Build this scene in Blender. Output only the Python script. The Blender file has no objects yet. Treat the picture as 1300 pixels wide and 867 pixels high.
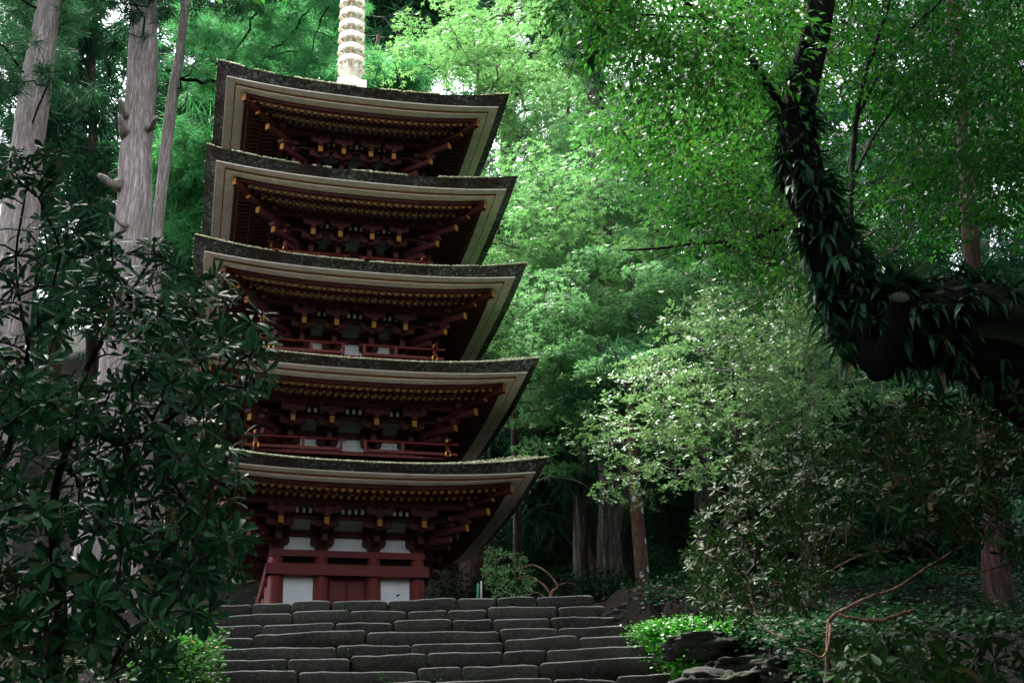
import bpy, math, random
import numpy as np
from mathutils import Vector, Matrix, Euler
random.seed(7); RNG = np.random.default_rng(7)
C = bpy.context.scene.collection
SC = bpy.context.scene

# ------------------------------------------------------------------ camera
FPX, PITCH, ROLL, EYE = 1638.6, math.radians(24.352), math.radians(-2.036), 1.6
cam = bpy.data.objects.new('camera', bpy.data.cameras.new('camera')); C.objects.link(cam)
cam.matrix_world = Matrix.Translation((0, 0, EYE)) @ Matrix.Rotation(math.pi/2 + PITCH, 4, 'X') @ Matrix.Rotation(ROLL, 4, 'Z')
cam.data.sensor_width = 36; cam.data.lens = 36*FPX/1300; cam.data.clip_end = 2000; cam.data.clip_start = .05
SC.camera = cam
# ------------------------------------------------------------------ light
SUN_EL, SUN_AZ = math.radians(66), math.radians(335)     # azimuth clockwise from +Y
w = bpy.data.worlds.new('World'); SC.world = w; w.use_nodes = True
nt = w.node_tree; bgn = nt.nodes['Background']
sky = nt.nodes.new('ShaderNodeTexSky'); sky.sky_type = 'NISHITA'; sky.sun_disc = False
sky.sun_elevation = SUN_EL; sky.sun_rotation = SUN_AZ; sky.air_density = 1.0; sky.dust_density = 3.0; sky.ozone_density = 1.0
hs = nt.nodes.new('ShaderNodeHueSaturation'); hs.inputs['Saturation'].default_value = .4      # thin overcast: a paler sky
nt.links.new(sky.outputs[0], hs.inputs['Color']); nt.links.new(hs.outputs[0], bgn.inputs[0]); bgn.inputs[1].default_value = .15
sd = bpy.data.lights.new('sun', 'SUN'); sd.energy = 4.2; sd.angle = math.radians(9); sd.color = (1, .96, .9)
so = bpy.data.objects.new('sun', sd); C.objects.link(so)
sv = Vector((math.sin(SUN_AZ)*math.cos(SUN_EL), math.cos(SUN_AZ)*math.cos(SUN_EL), math.sin(SUN_EL)))
so.rotation_euler = sv.to_track_quat('Z', 'Y').to_euler()
SC.view_settings.view_transform = 'Standard'; SC.view_settings.look = 'None'
SC.view_settings.exposure = 2.85; SC.view_settings.gamma = 1
SC.render.engine = 'CYCLES'
SC.cycles.max_bounces = 6; SC.cycles.diffuse_bounces = 3; SC.cycles.glossy_bounces = 2; SC.cycles.transmission_bounces = 3; SC.cycles.transparent_max_bounces = 4
SC.cycles.use_denoising = True

# ------------------------------------------------------------------ point helpers
cP, sP, cR, sR = math.cos(PITCH), math.sin(PITCH), math.cos(ROLL), math.sin(ROLL)
def P(px, py, Y):
    """the point at distance Y (world y) that lies in the direction of a photo pixel"""
    a, b = px-650, py-433.5
    X = a*cR+b*sR; V = -a*sR+b*cR
    t = Y/(cP+V/FPX*sP)
    return np.array([X/FPX*t, Y, EYE+(sP-V/FPX*cP)*t])
def poly_pts(poly, Y0, Y1, n, rng=RNG):
    """n points of a volume: directions inside an outline, depths between Y0 and Y1"""
    poly = np.array(poly, float); lo = poly.min(0); hi = poly.max(0); out = []
    x0, y0 = poly[:, 0], poly[:, 1]; x1, y1 = np.roll(x0, -1), np.roll(y0, -1)
    while len(out) < n:
        p = lo+rng.random(2)*(hi-lo)
        cr = ((y0 > p[1]) != (y1 > p[1])) & (p[0] < (x1-x0)*(p[1]-y0)/(y1-y0+1e-9)+x0)
        if cr.sum() % 2: out.append(P(p[0], p[1], Y0+rng.random()*(Y1-Y0)))
    return np.array(out)
def vnoise(p, s=1.0, seed=0):
    """cheap smooth noise in -1..1"""
    p = np.asarray(p, float)*s; o = 0
    for k in range(4):
        a = np.array([[1.3, 2.1, .7], [-1.9, .8, 1.7], [.6, -1.4, 2.3], [2.9, 1.1, -1.6]][k])*(1+.7*k)
        o = o+np.sin(p@a+seed*1.7+k*2.1)/(1+.6*k)
    return o/2.4

# ------------------------------------------------------------------ materials
def mat(name, col, rough=.7, spec=.3, nodes=None):
    m = bpy.data.materials.new(name); m.use_nodes = True
    b = m.node_tree.nodes['Principled BSDF']
    b.inputs['Base Color'].default_value = (*col, 1); b.inputs['Roughness'].default_value = rough
    b.inputs['Specular IOR Level'].default_value = spec
    if nodes: nodes(m.node_tree, b)
    return m
def N(t, kind, **kw):
    n = t.nodes.new(kind)
    for k, v in kw.items():
        if k in n.inputs: n.inputs[k].default_value = v
        else: setattr(n, k, v)
    return n
def ramp(t, src, stops):
    r = t.nodes.new('ShaderNodeValToRGB'); e = r.color_ramp.elements
    while len(e) < len(stops): e.new(.5)
    for i, (p, c) in enumerate(stops): e[i].position = p; e[i].color = (*c, 1)
    t.links.new(src, r.inputs[0]); return r.outputs[0]
def coords(t, scale, kind='Object'):
    tc = t.nodes.new('ShaderNodeTexCoord'); mp = t.nodes.new('ShaderNodeMapping')
    mp.inputs['Scale'].default_value = scale; t.links.new(tc.outputs[kind], mp.inputs[0]); return mp.outputs[0]
def noise_tex(t, vec, scale, detail=6, rough=.6):
    n = N(t, 'ShaderNodeTexNoise', Scale=scale, Detail=detail, Roughness=rough); t.links.new(vec, n.inputs['Vector']); return n.outputs['Fac']
def bump(t, b, h, strength=.5, dist=.02):
    n = N(t, 'ShaderNodeBump', Strength=strength, Distance=dist); t.links.new(h, n.inputs['Height']); t.links.new(n.outputs[0], b.inputs['Normal'])
def mixc(t, f, a, b_, mode='MIX'):
    m = t.nodes.new('ShaderNodeMix'); m.data_type = 'RGBA'; m.blend_type = mode
    for s, v in ((m.inputs['Factor'], f), (m.inputs[6], a), (m.inputs[7], b_)):
        if hasattr(v, 'links') or hasattr(v, 'is_linked'): t.links.new(v, s)
        else: s.default_value = v if isinstance(v, float) else (*v, 1)
    return m.outputs[2]

def paint(name, col, wear, rough=.6, amt=.5, sc=(3, 3, 1.2)):
    def f(t, b):
        v = coords(t, sc); n1 = noise_tex(t, v, 2.2, 8, .7); n2 = noise_tex(t, v, 26, 4)
        a = ramp(t, n1, [(.38, (0, 0, 0)), (.72, (1, 1, 1))])
        c = mixc(t, a, col, tuple(x*(1-amt)+y*amt for x, y in zip(col, wear)))
        spots = ramp(t, n2, [(.64, (0, 0, 0)), (.72, (.5, .5, .5))])
        t.links.new(mixc(t, spots, c, wear), b.inputs['Base Color']); bump(t, b, n2, .25, .006)
    return mat(name, col, rough, .25, f)
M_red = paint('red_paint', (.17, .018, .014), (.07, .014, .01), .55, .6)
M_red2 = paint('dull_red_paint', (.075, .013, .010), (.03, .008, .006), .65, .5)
M_white = paint('white_plaster', (.9, .87, .9), (.6, .52, .48), .85, .3)
M_board = paint('white_eave_board', (.86, .73, .66), (.38, .24, .17), .8, .5, (2.2, 2.2, 6))
M_trim = paint('rust_trim', (.24, .07, .02), (.1, .03, .015), .7, .5)
M_yellow = paint('yellow_ochre_end', (.36, .14, .015), (.18, .07, .015), .6, .4)
M_slat = paint('pale_slat', (.55, .5, .42), (.3, .25, .2), .8, .3)
M_gold = mat('gilt_metal', (.7, .36, .05), .35, .5); M_gold.node_tree.nodes['Principled BSDF'].inputs['Metallic'].default_value = .5
def f_bark_roof(t, b):
    v = coords(t, (1, 1, 1)); n1 = noise_tex(t, v, 15, 9, .8); n2 = noise_tex(t, v, 1.2, 5, .6); n3 = noise_tex(t, coords(t, (3, 3, 60)), 4, 4)
    c = ramp(t, n1, [(.30, (.016, .018, .012)), (.46, (.045, .045, .038)), (.56, (.14, .14, .13)), (.62, (.5, .51, .47))])
    br = ramp(t, n2, [(.42, (0, 0, 0)), (.62, (1, 1, 1))])
    g = ramp(t, n1, [(.35, (.015, .012, .01)), (.6, (.075, .05, .042)), (.75, (.13, .1, .095))])
    t.links.new(mixc(t, br, c, g), b.inputs['Base Color']); bump(t, b, mixc(t, .5, n1, n3), .8, .02)
M_thatch = mat('cypress_bark_thatch', (.05, .05, .04), .95, .1, f_bark_roof)
def f_tile(t, b):
    v = coords(t, (1, 1, 1)); n1 = noise_tex(t, v, 6, 8, .7)
    t.links.new(ramp(t, n1, [(.3, (.05, .05, .04)), (.6, (.12, .12, .10)), (.75, (.2, .22, .14))]), b.inputs['Base Color']); bump(t, b, n1, .8, .03)
M_rooftop = mat('mossy_roof_top', (.06, .07, .03), .95, .1, f_tile)
def f_sorin(t, b):
    v = coords(t, (1, 1, .6)); n1 = noise_tex(t, v, 5, 8, .7)
    t.links.new(ramp(t, n1, [(.3, (.84, .76, .58)), (.55, (.86, .80, .66)), (.68, (.55, .3, .13)), (.8, (.3, .12, .04))]), b.inputs['Base Color'])
M_sorin = mat('weathered_bronze', (.6, .5, .3), .5, .4, f_sorin)
M_dark = mat('dark_gap', (.012, .006, .005), .9, .1)
def f_stone(t, b):
    v = coords(t, (1, 1, 1)); n1 = noise_tex(t, v, 3.2, 9, .7); n2 = noise_tex(t, v, 22, 6, .7); n3 = noise_tex(t, v, 1.1, 4)
    oi = t.nodes.new('ShaderNodeObjectInfo')
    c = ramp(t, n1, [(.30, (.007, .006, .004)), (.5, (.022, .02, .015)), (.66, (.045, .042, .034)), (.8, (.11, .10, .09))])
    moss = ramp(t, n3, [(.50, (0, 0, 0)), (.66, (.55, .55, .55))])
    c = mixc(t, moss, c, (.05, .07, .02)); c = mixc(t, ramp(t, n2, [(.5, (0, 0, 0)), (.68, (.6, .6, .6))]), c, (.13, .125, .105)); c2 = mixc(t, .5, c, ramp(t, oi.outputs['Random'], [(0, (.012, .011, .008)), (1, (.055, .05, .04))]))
    gn = t.nodes.new('ShaderNodeNewGeometry'); sx = t.nodes.new('ShaderNodeSeparateXYZ'); t.links.new(gn.outputs['Normal'], sx.inputs[0])   # rim light painted in: upward faces and edges mixed paler
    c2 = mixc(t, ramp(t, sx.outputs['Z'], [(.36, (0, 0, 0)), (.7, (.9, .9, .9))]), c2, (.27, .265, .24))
    t.links.new(c2, b.inputs['Base Color']); bump(t, b, mixc(t, .5, n1, n2), 1, .05)
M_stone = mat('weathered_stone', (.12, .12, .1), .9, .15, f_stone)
def f_rock(t, b):
    v = coords(t, (1, 1, 1)); n1 = noise_tex(t, v, 2.2, 9, .72); n2 = noise_tex(t, v, 1.3, 4)
    c = ramp(t, n1, [(.3, (.006, .006, .005)), (.5, (.02, .02, .018)), (.66, (.035, .034, .035)), (.78, (.09, .085, .09))])
    c = mixc(t, ramp(t, n2, [(.52, (0, 0, 0)), (.7, (.7, .7, .7))]), c, (.02, .035, .008))
    t.links.new(c, b.inputs['Base Color']); bump(t, b, n1, 1, .05)
M_rock = mat('mossy_rock', (.06, .06, .05), .95, .1, f_rock)
def f_soil(t, b):
    v = coords(t, (1, 1, 1)); n1 = noise_tex(t, v, 1.6, 9, .75); n2 = noise_tex(t, v, 14, 6, .8)
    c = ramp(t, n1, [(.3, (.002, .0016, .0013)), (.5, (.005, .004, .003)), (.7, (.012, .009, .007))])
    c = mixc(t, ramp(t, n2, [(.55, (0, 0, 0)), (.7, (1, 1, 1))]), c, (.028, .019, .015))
    t.links.new(c, b.inputs['Base Color']); bump(t, b, n2, 1, .05)
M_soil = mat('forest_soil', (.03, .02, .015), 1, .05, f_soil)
def bark(name, a, b3, c3, moss=0., vs=.12, sc=7.):
    def f(t, b):
        v = coords(t, (1, 1, vs)); n1 = noise_tex(t, v, sc, 8, .7); n2 = noise_tex(t, coords(t, (1, 1, .35)), .9, 4)
        n3 = noise_tex(t, coords(t, (1, 1, .08)), sc*3.5, 5, .75)
        c = ramp(t, n1, [(.3, a), (.52, b3), (.72, c3)])
        c = mixc(t, ramp(t, n3, [(.45, (.75, .75, .75)), (.62, (0, 0, 0))]), c, tuple(x*.45 for x in a))
        if moss: c = mixc(t, ramp(t, n2, [(.5, (0, 0, 0)), (.68, (moss,)*3)]), c, (.05, .075, .03))
        t.links.new(c, b.inputs['Base Color']); bump(t, b, mixc(t, .55, n1, n3), 1, .06)
    return mat(name, b3, .95, .1, f)
M_cedar = bark('pale_cedar_bark', (.20, .155, .145), (.36, .30, .285), (.46, .40, .39), .5)
M_redbark = bark('red_brown_cedar_bark', (.03, .016, .012), (.09, .052, .042), (.17, .11, .09), .4)
M_greybark = bark('grey_fissured_bark', (.035, .027, .022), (.12, .10, .085), (.36, .33, .31), .5, .05, 5)
M_darkbark = bark('dark_wet_bark', (.003, .0025, .002), (.006, .005, .004), (.018, .016, .012), .3, .5, 12)
def f_spot(t, b):
    v = coords(t, (1, 1, .5)); n1 = noise_tex(t, v, 9, 6, .7)
    vo = N(t, 'ShaderNodeTexVoronoi', Scale=5.5); t.links.new(coords(t, (1, 1, .7)), vo.inputs['Vector'])
    c = ramp(t, n1, [(.3, (.035, .02, .014)), (.6, (.11, .06, .042)), (.8, (.17, .1, .075))])
    t.links.new(mixc(t, ramp(t, vo.outputs[0], [(.17, (1, 1, 1)), (.24, (0, 0, 0))]), c, (.45, .42, .4)), b.inputs['Base Color']); bump(t, b, n1, .8, .03)
M_spotbark = mat('lichen_spotted_bark', (.1, .06, .04), .95, .1, f_spot)
M_twig = bark('dark_twig', (.02, .017, .014), (.05, .04, .034), (.09, .075, .065), 0, .3, 9)
M_paletwig = bark('pale_grey_twig', (.14, .12, .1), (.28, .24, .2), (.42, .38, .34), 0, .3, 9)
M_pinktwig = bark('smooth_pinkish_branch', (.14, .08, .055), (.30, .17, .12), (.44, .3, .24), 0, .3, 9)
def leaf(name, c1, c2, c3=None, rough=.5, spec=.4, trans=.35, tcol=None):
    c1, c2 = [tuple(x*.55 for x in c) for c in (c1, c2)]; c3 = c3 and tuple(x*.55 for x in c3); tcol = tcol and tuple(x*.55 for x in tcol)
    m = bpy.data.materials.new(name); m.use_nodes = True; t = m.node_tree; b = t.nodes['Principled BSDF']
    at = t.nodes.new('ShaderNodeAttribute'); at.attribute_name = 'rnd'
    st = [(0, c1), (.9, c2)] + ([(1, c3)] if c3 else [])
    c = ramp(t, at.outputs['Fac'], st)
    t.links.new(c, b.inputs['Base Color']); b.inputs['Roughness'].default_value = rough; b.inputs['Specular IOR Level'].default_value = spec*.75
    if trans:
        tr = t.nodes.new('ShaderNodeBsdfTranslucent'); mx = t.nodes.new('ShaderNodeMixShader'); mx.inputs[0].default_value = trans
        t.links.new(mixc(t, .6, c, tcol or tuple(x*1.5 for x in c2)), tr.inputs[0])
        t.links.new(b.outputs[0], mx.inputs[1]); t.links.new(tr.outputs[0], mx.inputs[2]); t.links.new(mx.outputs[0], t.nodes['Material Output'].inputs[0])
    return m
L_cedar = leaf('deep_cedar_needles', (.010, .055, .020), (.028, .125, .042), None, .7, .2, .3)
L_cedarb = leaf('light_cedar_needles', (.035, .2, .06), (.10, .42, .12), None, .7, .2, .35)
L_far = leaf('far_foliage', (.022, .11, .05), (.055, .21, .095), None, .7, .2, .3)
L_maple = leaf('light_maple_leaf', (.07, .27, .07), (.20, .48, .17), (.34, .56, .17), .5, .22, .48, (.24, .56, .14))
L_maple2 = leaf('grey_green_broadleaf', (.055, .22, .06), (.18, .44, .15), None, .5, .16, .4)
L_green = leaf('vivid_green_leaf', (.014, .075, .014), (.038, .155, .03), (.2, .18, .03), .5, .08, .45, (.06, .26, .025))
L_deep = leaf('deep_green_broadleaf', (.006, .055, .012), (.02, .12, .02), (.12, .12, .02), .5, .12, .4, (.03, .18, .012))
L_asebi = leaf('pale_shrub_leaf', (.05, .17, .035), (.22, .42, .14), (.42, .38, .24), .5, .28, .25)
L_rhodo = leaf('dark_glossy_leaf', (.010, .048, .014), (.028, .105, .03), (.10, .055, .018), .42, .075, .1)
L_rhodo2 = leaf('olive_glossy_leaf', (.010, .033, .007), (.025, .07, .014), (.12, .07, .025), .5, .045, .12)
L_fern = leaf('shade_fern_leaf', (.006, .03, .009), (.016, .07, .018), None, .6, .1, .3)
L_cover = leaf('bright_ground_cover_leaf', (.04, .26, .016), (.09, .46, .03), (.17, .5, .06), .45, .4, .3)
L_strap = leaf('strap_fern_leaf', (.008, .045, .014), (.024, .10, .034), (.14, .05, .02), .45, .13, .15)
L_litter = leaf('dead_leaf', (.05, .028, .02), (.16, .1, .085), (.25, .18, .16), .8, .2, 0)
L_moss = leaf('pale_moss', (.6, .6, .3), (1.3, 1.25, .85), None, .9, .1, .2)
M_stake = mat('green_coated_stake', (.01, .12, .07), .5, .4)
M_pale = mat('pale_weathered_wood', (.36, .34, .29), .8, .2)
M_cut = mat('cut_mossy_wood', (.018, .022, .010), .9, .1)

# ------------------------------------------------------------------ object helpers
def tag(o, label=None, cat=None, group=None, kind=None):
    if label: o['label'] = label
    if cat: o['category'] = cat
    if group: o['group'] = group
    if kind: o['kind'] = kind
    return o
def empty(name, loc, label, cat, group=None, rz=0):
    o = bpy.data.objects.new(name, None); C.objects.link(o); o.location = [float(v) for v in loc]; o.rotation_euler = (0, 0, rz); o.empty_display_size = .2
    return tag(o, label, cat, group)
def link(name, me, parent=None, mats=None, smooth=False):
    if mats is not None:
        for m in (mats if isinstance(mats, (list, tuple)) else [mats]): me.materials.append(m)
    o = bpy.data.objects.new(name, me); C.objects.link(o)
    if parent: o.parent = parent
    return o
class MB:
    def __init__(s): s.v = []; s.f = []; s.m = []; s.sm = []
    def add(s, vs, fs, mi=0, sm=False):
        o = len(s.v); s.v.extend([tuple(map(float, p)) for p in vs])
        for i, f in enumerate(fs):
            s.f.append([o+k for k in f]); s.m.append(mi if isinstance(mi, int) else mi[i]); s.sm.append(sm)
    def box(s, c, d, rz=0, mi=0, taper=1.0, M=None):
        """box centred at c with full size d; taper scales the bottom face"""
        vs = []
        for z in (-.5, .5):
            k = taper if z < 0 else 1
            for x, y in ((-.5, -.5), (.5, -.5), (.5, .5), (-.5, .5)):
                p = Vector((x*d[0]*k, y*d[1]*k, z*d[2]))
                if rz: p.rotate(Euler((0, 0, rz)))
                p = p+Vector(c); vs.append(M@p if M is not None else p)
        s.add(vs, [(3, 2, 1, 0), (4, 5, 6, 7), (0, 1, 5, 4), (1, 2, 6, 5), (2, 3, 7, 6), (3, 0, 4, 7)], mi)
    def tube(s, pts, rad, n=8, mi=0, caps=True, rfun=None):
        pts = [np.array(p, float) for p in pts]; k = len(pts); rings = []
        up = None
        for i, p in enumerate(pts):
            d = pts[min(i+1, k-1)]-pts[max(i-1, 0)]; d /= np.linalg.norm(d)+1e-9
            if up is None: up = np.cross(d, [0, 1, 0] if abs(d[1]) < .8 else [1, 0, 0])
            up = up-d*(up@d); up /= np.linalg.norm(up)+1e-9; sd_ = np.cross(d, up)
            r = rad[i] if hasattr(rad, '__len__') else rad
            a = np.arange(n)/n*2*math.pi
            rr = r*np.ones(n) if rfun is None else r*rfun(a, i/(k-1), p)
            rings.append(p+rr[:, None]*(np.cos(a)[:, None]*up+np.sin(a)[:, None]*sd_))
        fs = [(i*n+j, i*n+(j+1) % n, (i+1)*n+(j+1) % n, (i+1)*n+j) for i in range(k-1) for j in range(n)]
        if caps: fs += [tuple(range(n))[::-1], tuple((k-1)*n+j for j in range(n))]
        s.add(np.concatenate(rings), fs, mi, True)
    def lathe(s, prof, c=(0, 0, 0), n=16, mi=0):
        vs = [(c[0]+r*math.cos(a), c[1]+r*math.sin(a), c[2]+z) for r, z in prof for a in [j/n*2*math.pi for j in range(n)]]
        s.add(vs, [(i*n+j, i*n+(j+1) % n, (i+1)*n+(j+1) % n, (i+1)*n+j) for i in range(len(prof)-1) for j in range(n)], mi, True)
    def prism(s, out, y0, y1, M=None, mi=0):
        """outline in x,z pushed from y0 to y1"""
        n = len(out); vs = [Vector((x, y0, z)) for x, z in out]+[Vector((x, y1, z)) for x, z in out]
        if M is not None: vs = [M@p for p in vs]
        s.add(vs, [tuple(range(n)), tuple(range(2*n-1, n-1, -1))]+[(i, i+n, (i+1) % n+n, (i+1) % n) for i in range(n)], mi)
    def build(s, name, mats, parent=None, kind=None):
        me = bpy.data.meshes.new(name); me.from_pydata(s.v, [], s.f)
        me.polygons.foreach_set('material_index', s.m); me.polygons.foreach_set('use_smooth', s.sm); me.update()
        o = link(name, me, parent, mats)
        if kind: o['kind'] = kind
        return o
def rawmesh(name, V, F, rnd=None, smooth=False):
    V = np.ascontiguousarray(V, np.float32); F = np.ascontiguousarray(F, np.int32); m, k = F.shape
    me = bpy.data.meshes.new(name); me.vertices.add(len(V)); me.vertices.foreach_set('co', V.ravel())
    me.loops.add(m*k); me.loops.foreach_set('vertex_index', F.ravel())
    me.polygons.add(m); me.polygons.foreach_set('loop_start', np.arange(0, m*k, k, dtype=np.int32)); me.polygons.foreach_set('loop_total', np.full(m, k, np.int32))
    if smooth: me.polygons.foreach_set('use_smooth', np.ones(m, bool))
    if rnd is not None:
        a = me.attributes.new('rnd', 'FLOAT', 'POINT'); a.data.foreach_set('value', np.ascontiguousarray(rnd, np.float32))
    me.update(calc_edges=True); return me
def frames(axis, normal):
    """rotation matrices whose x is the leaf axis and z its upper side"""
    a = axis/(np.linalg.norm(axis, axis=1, keepdims=True)+1e-9)
    n = normal-a*(a*normal).sum(1, keepdims=True); n /= np.linalg.norm(n, axis=1, keepdims=True)+1e-9
    return np.stack([a, np.cross(n, a), n], axis=2)
def scatter(name, T, pos, R, sc, mat_, parent=None, origin=None, rnd=None, kind='stuff', nparts=0, part='leaf', rng=RNG):
    """T = (verts, faces) template repeated at every transform; the largest nparts become objects of their own"""
    tv, tf = T; n = len(pos); sc = np.broadcast_to(np.asarray(sc, float), (n,)).copy()
    if rnd is None: rnd = rng.random(n)
    o0 = np.array(parent.location if parent is not None and origin is None else (0, 0, 0) if origin is None else origin)
    if nparts:
        d = pos-np.array([0, 0, EYE]); zd = d[:, 1]*cP+d[:, 2]*sP
        px = 650+FPX*d[:, 0]/zd; py = 433.5+FPX*(d[:, 1]*sP-d[:, 2]*cP)/zd
        ok = (zd > 0) & (px > -20) & (px < 1320) & (py > -20) & (py < 890)
        pr = np.where(ok, sc/zd, -1); idx = np.argsort(-pr)[:nparts]; idx = idx[pr[idx] > 0]
        meshes = []
        for q in (.15, .45, .75, .97):
            me = rawmesh(part, tv, tf, np.full(len(tv), q), True); me.materials.append(mat_); meshes.append(me)
        for i in idx:
            q = meshes[min(3, int(rnd[i]*3.2))]
            o = bpy.data.objects.new(part, q); C.objects.link(o); o.parent = parent
            Mx = np.eye(4); Mx[:3, :3] = R[i]*sc[i]; Mx[:3, 3] = pos[i]-o0; o.matrix_basis = Matrix(Mx.tolist())
        keep = np.ones(n, bool); keep[idx] = False
        pos, R, sc, rnd = pos[keep], R[keep], sc[keep], rnd[keep]; n = len(pos)
        if not n: return None
    V = np.einsum('nij,vj->nvi', R*sc[:, None, None], tv)+(pos-o0)[:, None, :]
    F = (tf[None]+(np.arange(n)*len(tv))[:, None, None]).reshape(-1, tf.shape[1])
    me = rawmesh(name, V.reshape(-1, 3), F, np.repeat(rnd, len(tv)), True)
    o = link(name, me, parent, mat_)
    if kind: o['kind'] = kind
    return o
def tmpl_leaf(width, droop=.12, fold=.12, rows=(0, .35, .72, 1)):
    """folded pointed leaf of length 1 along x"""
    V = []; F = []
    for x in rows:
        hw = width*.5*(math.sin(math.pi*min(.98, x**.8+.04)))**.75 if 0 < x < 1 else .012
        z = -droop*x*x
        V += [(x, -hw, z+fold*hw*2), (x, 0, z), (x, hw, z+fold*hw*2)]
    for i in range(len(rows)-1):
        a = i*3; F += [(a, a+3, a+4, a+1), (a+1, a+4, a+5, a+2)]
    return np.array(V, float), np.array(F)
def tmpl_obov(width, droop, fold=.1):
    V = []; F = []
    for x, hw in ((0, .05), (.3, .5), (.6, .93), (.8, 1), (.93, .68), (1, .12)):
        h = hw*width*.5; z = -droop*x*x; V += [(x, -h, z+fold*h*2), (x, 0, z), (x, h, z+fold*h*2)]
    for i in range(5): a = i*3; F += [(a, a+3, a+4, a+1), (a+1, a+4, a+5, a+2)]
    return np.array(V, float), np.array(F)
T_rhodo = tmpl_obov(.31, .10); T_rhodo_b = tmpl_obov(.27, .42, .2)
T_leaf = (np.array([(0, 0, 0), (.42, -.23, .05), (.5, 0, -.02), (.42, .23, .05), (1, 0, -.14)], float), np.array([(0, 1, 2), (0, 2, 3), (1, 4, 2), (2, 4, 3)]))
T_small = (np.array([(0, 0, 0), (.5, -.28, .06), (1, 0, -.08), (.5, .28, .06)], float), np.array([(0, 1, 2), (0, 2, 3)]))
T_round = (np.array([(0, 0, 0), (.3, -.42, .05), (.8, -.34, .02), (1, 0, -.08), (.8, .34, .02), (.3, .42, .05)], float), np.array([(0, 1, 2, 3), (0, 3, 4, 5)]))
T_strap = tmpl_leaf(.27, .8, .15, (0, .2, .45, .7, .88, 1))
def _maple():
    ang = [-1.9, -1.0, 0, 1.0, 1.9]; L = [.5, .85, 1, .85, .5]; V = [(0, 0, 0)]; F = []
    for a, l in zip(ang, L):
        k = len(V); V += [(.3*l*math.cos(a-.6), .3*l*math.sin(a-.6), .03), (l*math.cos(a), l*math.sin(a), -.1), (.3*l*math.cos(a+.6), .3*l*math.sin(a+.6), .03)]
        F += [(k, k+1, k+2)]
    return np.array(V, float), np.array(F)
T_maple = _maple()
def _tuft(n, seed, droop=.5, wd=.05, flat=.8):
    r = np.random.default_rng(seed); V = []; F = []
    for i in range(n):
        d = r.normal(size=3); d[2] = d[2]*flat-droop*.4; d /= np.linalg.norm(d)
        s = np.cross(d, r.normal(size=3)); s /= np.linalg.norm(s); l = .55+.45*r.random(); st = d*.12+r.normal(size=3)*.13
        e = st+d*l+np.array([0, 0, -droop*l*l*.5]); m = (st+e)/2+np.array([0, 0, .08])
        k = len(V); V += [st-s*wd, e+(m-(st+e)/2)*.5, st+s*wd]; F += [(k, k+1, k+2)]
    return np.array(V), np.array(F)
T_tuft = _tuft(54, 1, .4, .028, .6); T_tuft2 = _tuft(30, 2, .9, .05, .7)
def _frond():
    V = []; F = []
    for i in range(9):
        x = .08+i*.1; z = .55*x-.75*x*x; l = .26*math.sin(math.pi*(.15+.8*(1-x)))
        for s in (-1, 1):
            k = len(V); V += [(x-.04, 0, z), (x+.03, s*l*.5, z-.01), (x+.07, s*l, z-.05), (x+.05, 0, z)]; F += [(k, k+1, k+2, k+3)]
    return np.array(V, float), np.array(F)
T_frond = _frond()

def sprays(centers, outward, rad, n, leaf_s, rng=RNG, flat=.35, tilt=.45):
    """flat leafy sprays: n leaves in a drooping disc about each centre"""
    k = len(centers); a = rng.random((k, n))*2*math.pi; r = np.sqrt(rng.random((k, n)))*rad*(.6+.7*rng.random((k, 1)))
    off = np.stack([r*np.cos(a), r*np.sin(a), rng.normal(size=(k, n))*.06*rad-.22*r*r/rad], -1)
    tn = rng.normal(size=(k, 1, 3))*tilt*.5; tn[..., 2] = 0
    off[..., 2] += (off*tn).sum(-1)
    pos = (centers[:, None]+off).reshape(-1, 3)
    ax = off.copy(); ax[..., 2] = -flat*np.abs(r); ax = ax.reshape(-1, 3)+rng.normal(size=(k*n, 3))*.35*rad
    nr = np.tile([0, 0, 1.], (k*n, 1))+rng.normal(size=(k*n, 3))*tilt
    return pos, frames(ax, nr), leaf_s*(.65+.6*rng.random(k*n))
def clumps(centers, rad, n, s, rng=RNG, squash=.6):
    k = len(centers); off = rng.normal(size=(k, n, 3))*rad*.55; off[..., 2] *= squash
    pos = (centers[:, None]+off).reshape(-1, 3); ax = rng.normal(size=(k*n, 3)); ax[:, 2] *= .3
    nr = np.tile([0, 0, 1.], (k*n, 1))+rng.normal(size=(k*n, 3))*.25
    return pos, frames(ax, nr), s*(.6+.7*rng.random(k*n))
def whorls(centers, dirs, k, L, rng=RNG, up=.35):
    """whorls of k leaves about every shoot tip"""
    n = len(centers); d = dirs/np.linalg.norm(dirs, axis=1, keepdims=True)
    u = np.cross(d, rng.normal(size=(n, 3))); u /= np.linalg.norm(u, axis=1, keepdims=True); v = np.cross(d, u)
    a = (np.arange(k)[None]/k*2*math.pi*1.0+rng.random((n, 1))*6+rng.normal(size=(n, k))*.22)[..., None]
    el = up+rng.normal(size=(n, k, 1))*.28
    radl = np.cos(a)*u[:, None]+np.sin(a)*v[:, None]
    ax = radl*np.cos(el)+d[:, None]*np.sin(el); ax[..., 2] -= .12
    nr = d[:, None]*np.cos(el)-radl*np.sin(el)+rng.normal(size=(n, k, 3))*.2
    pos = centers[:, None]+ax*.012-d[:, None]*rng.random((n, k, 1))*.035
    return pos.reshape(-1, 3), frames(ax.reshape(-1, 3), nr.reshape(-1, 3)), L*(.65+.5*rng.random(n*k))
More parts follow.
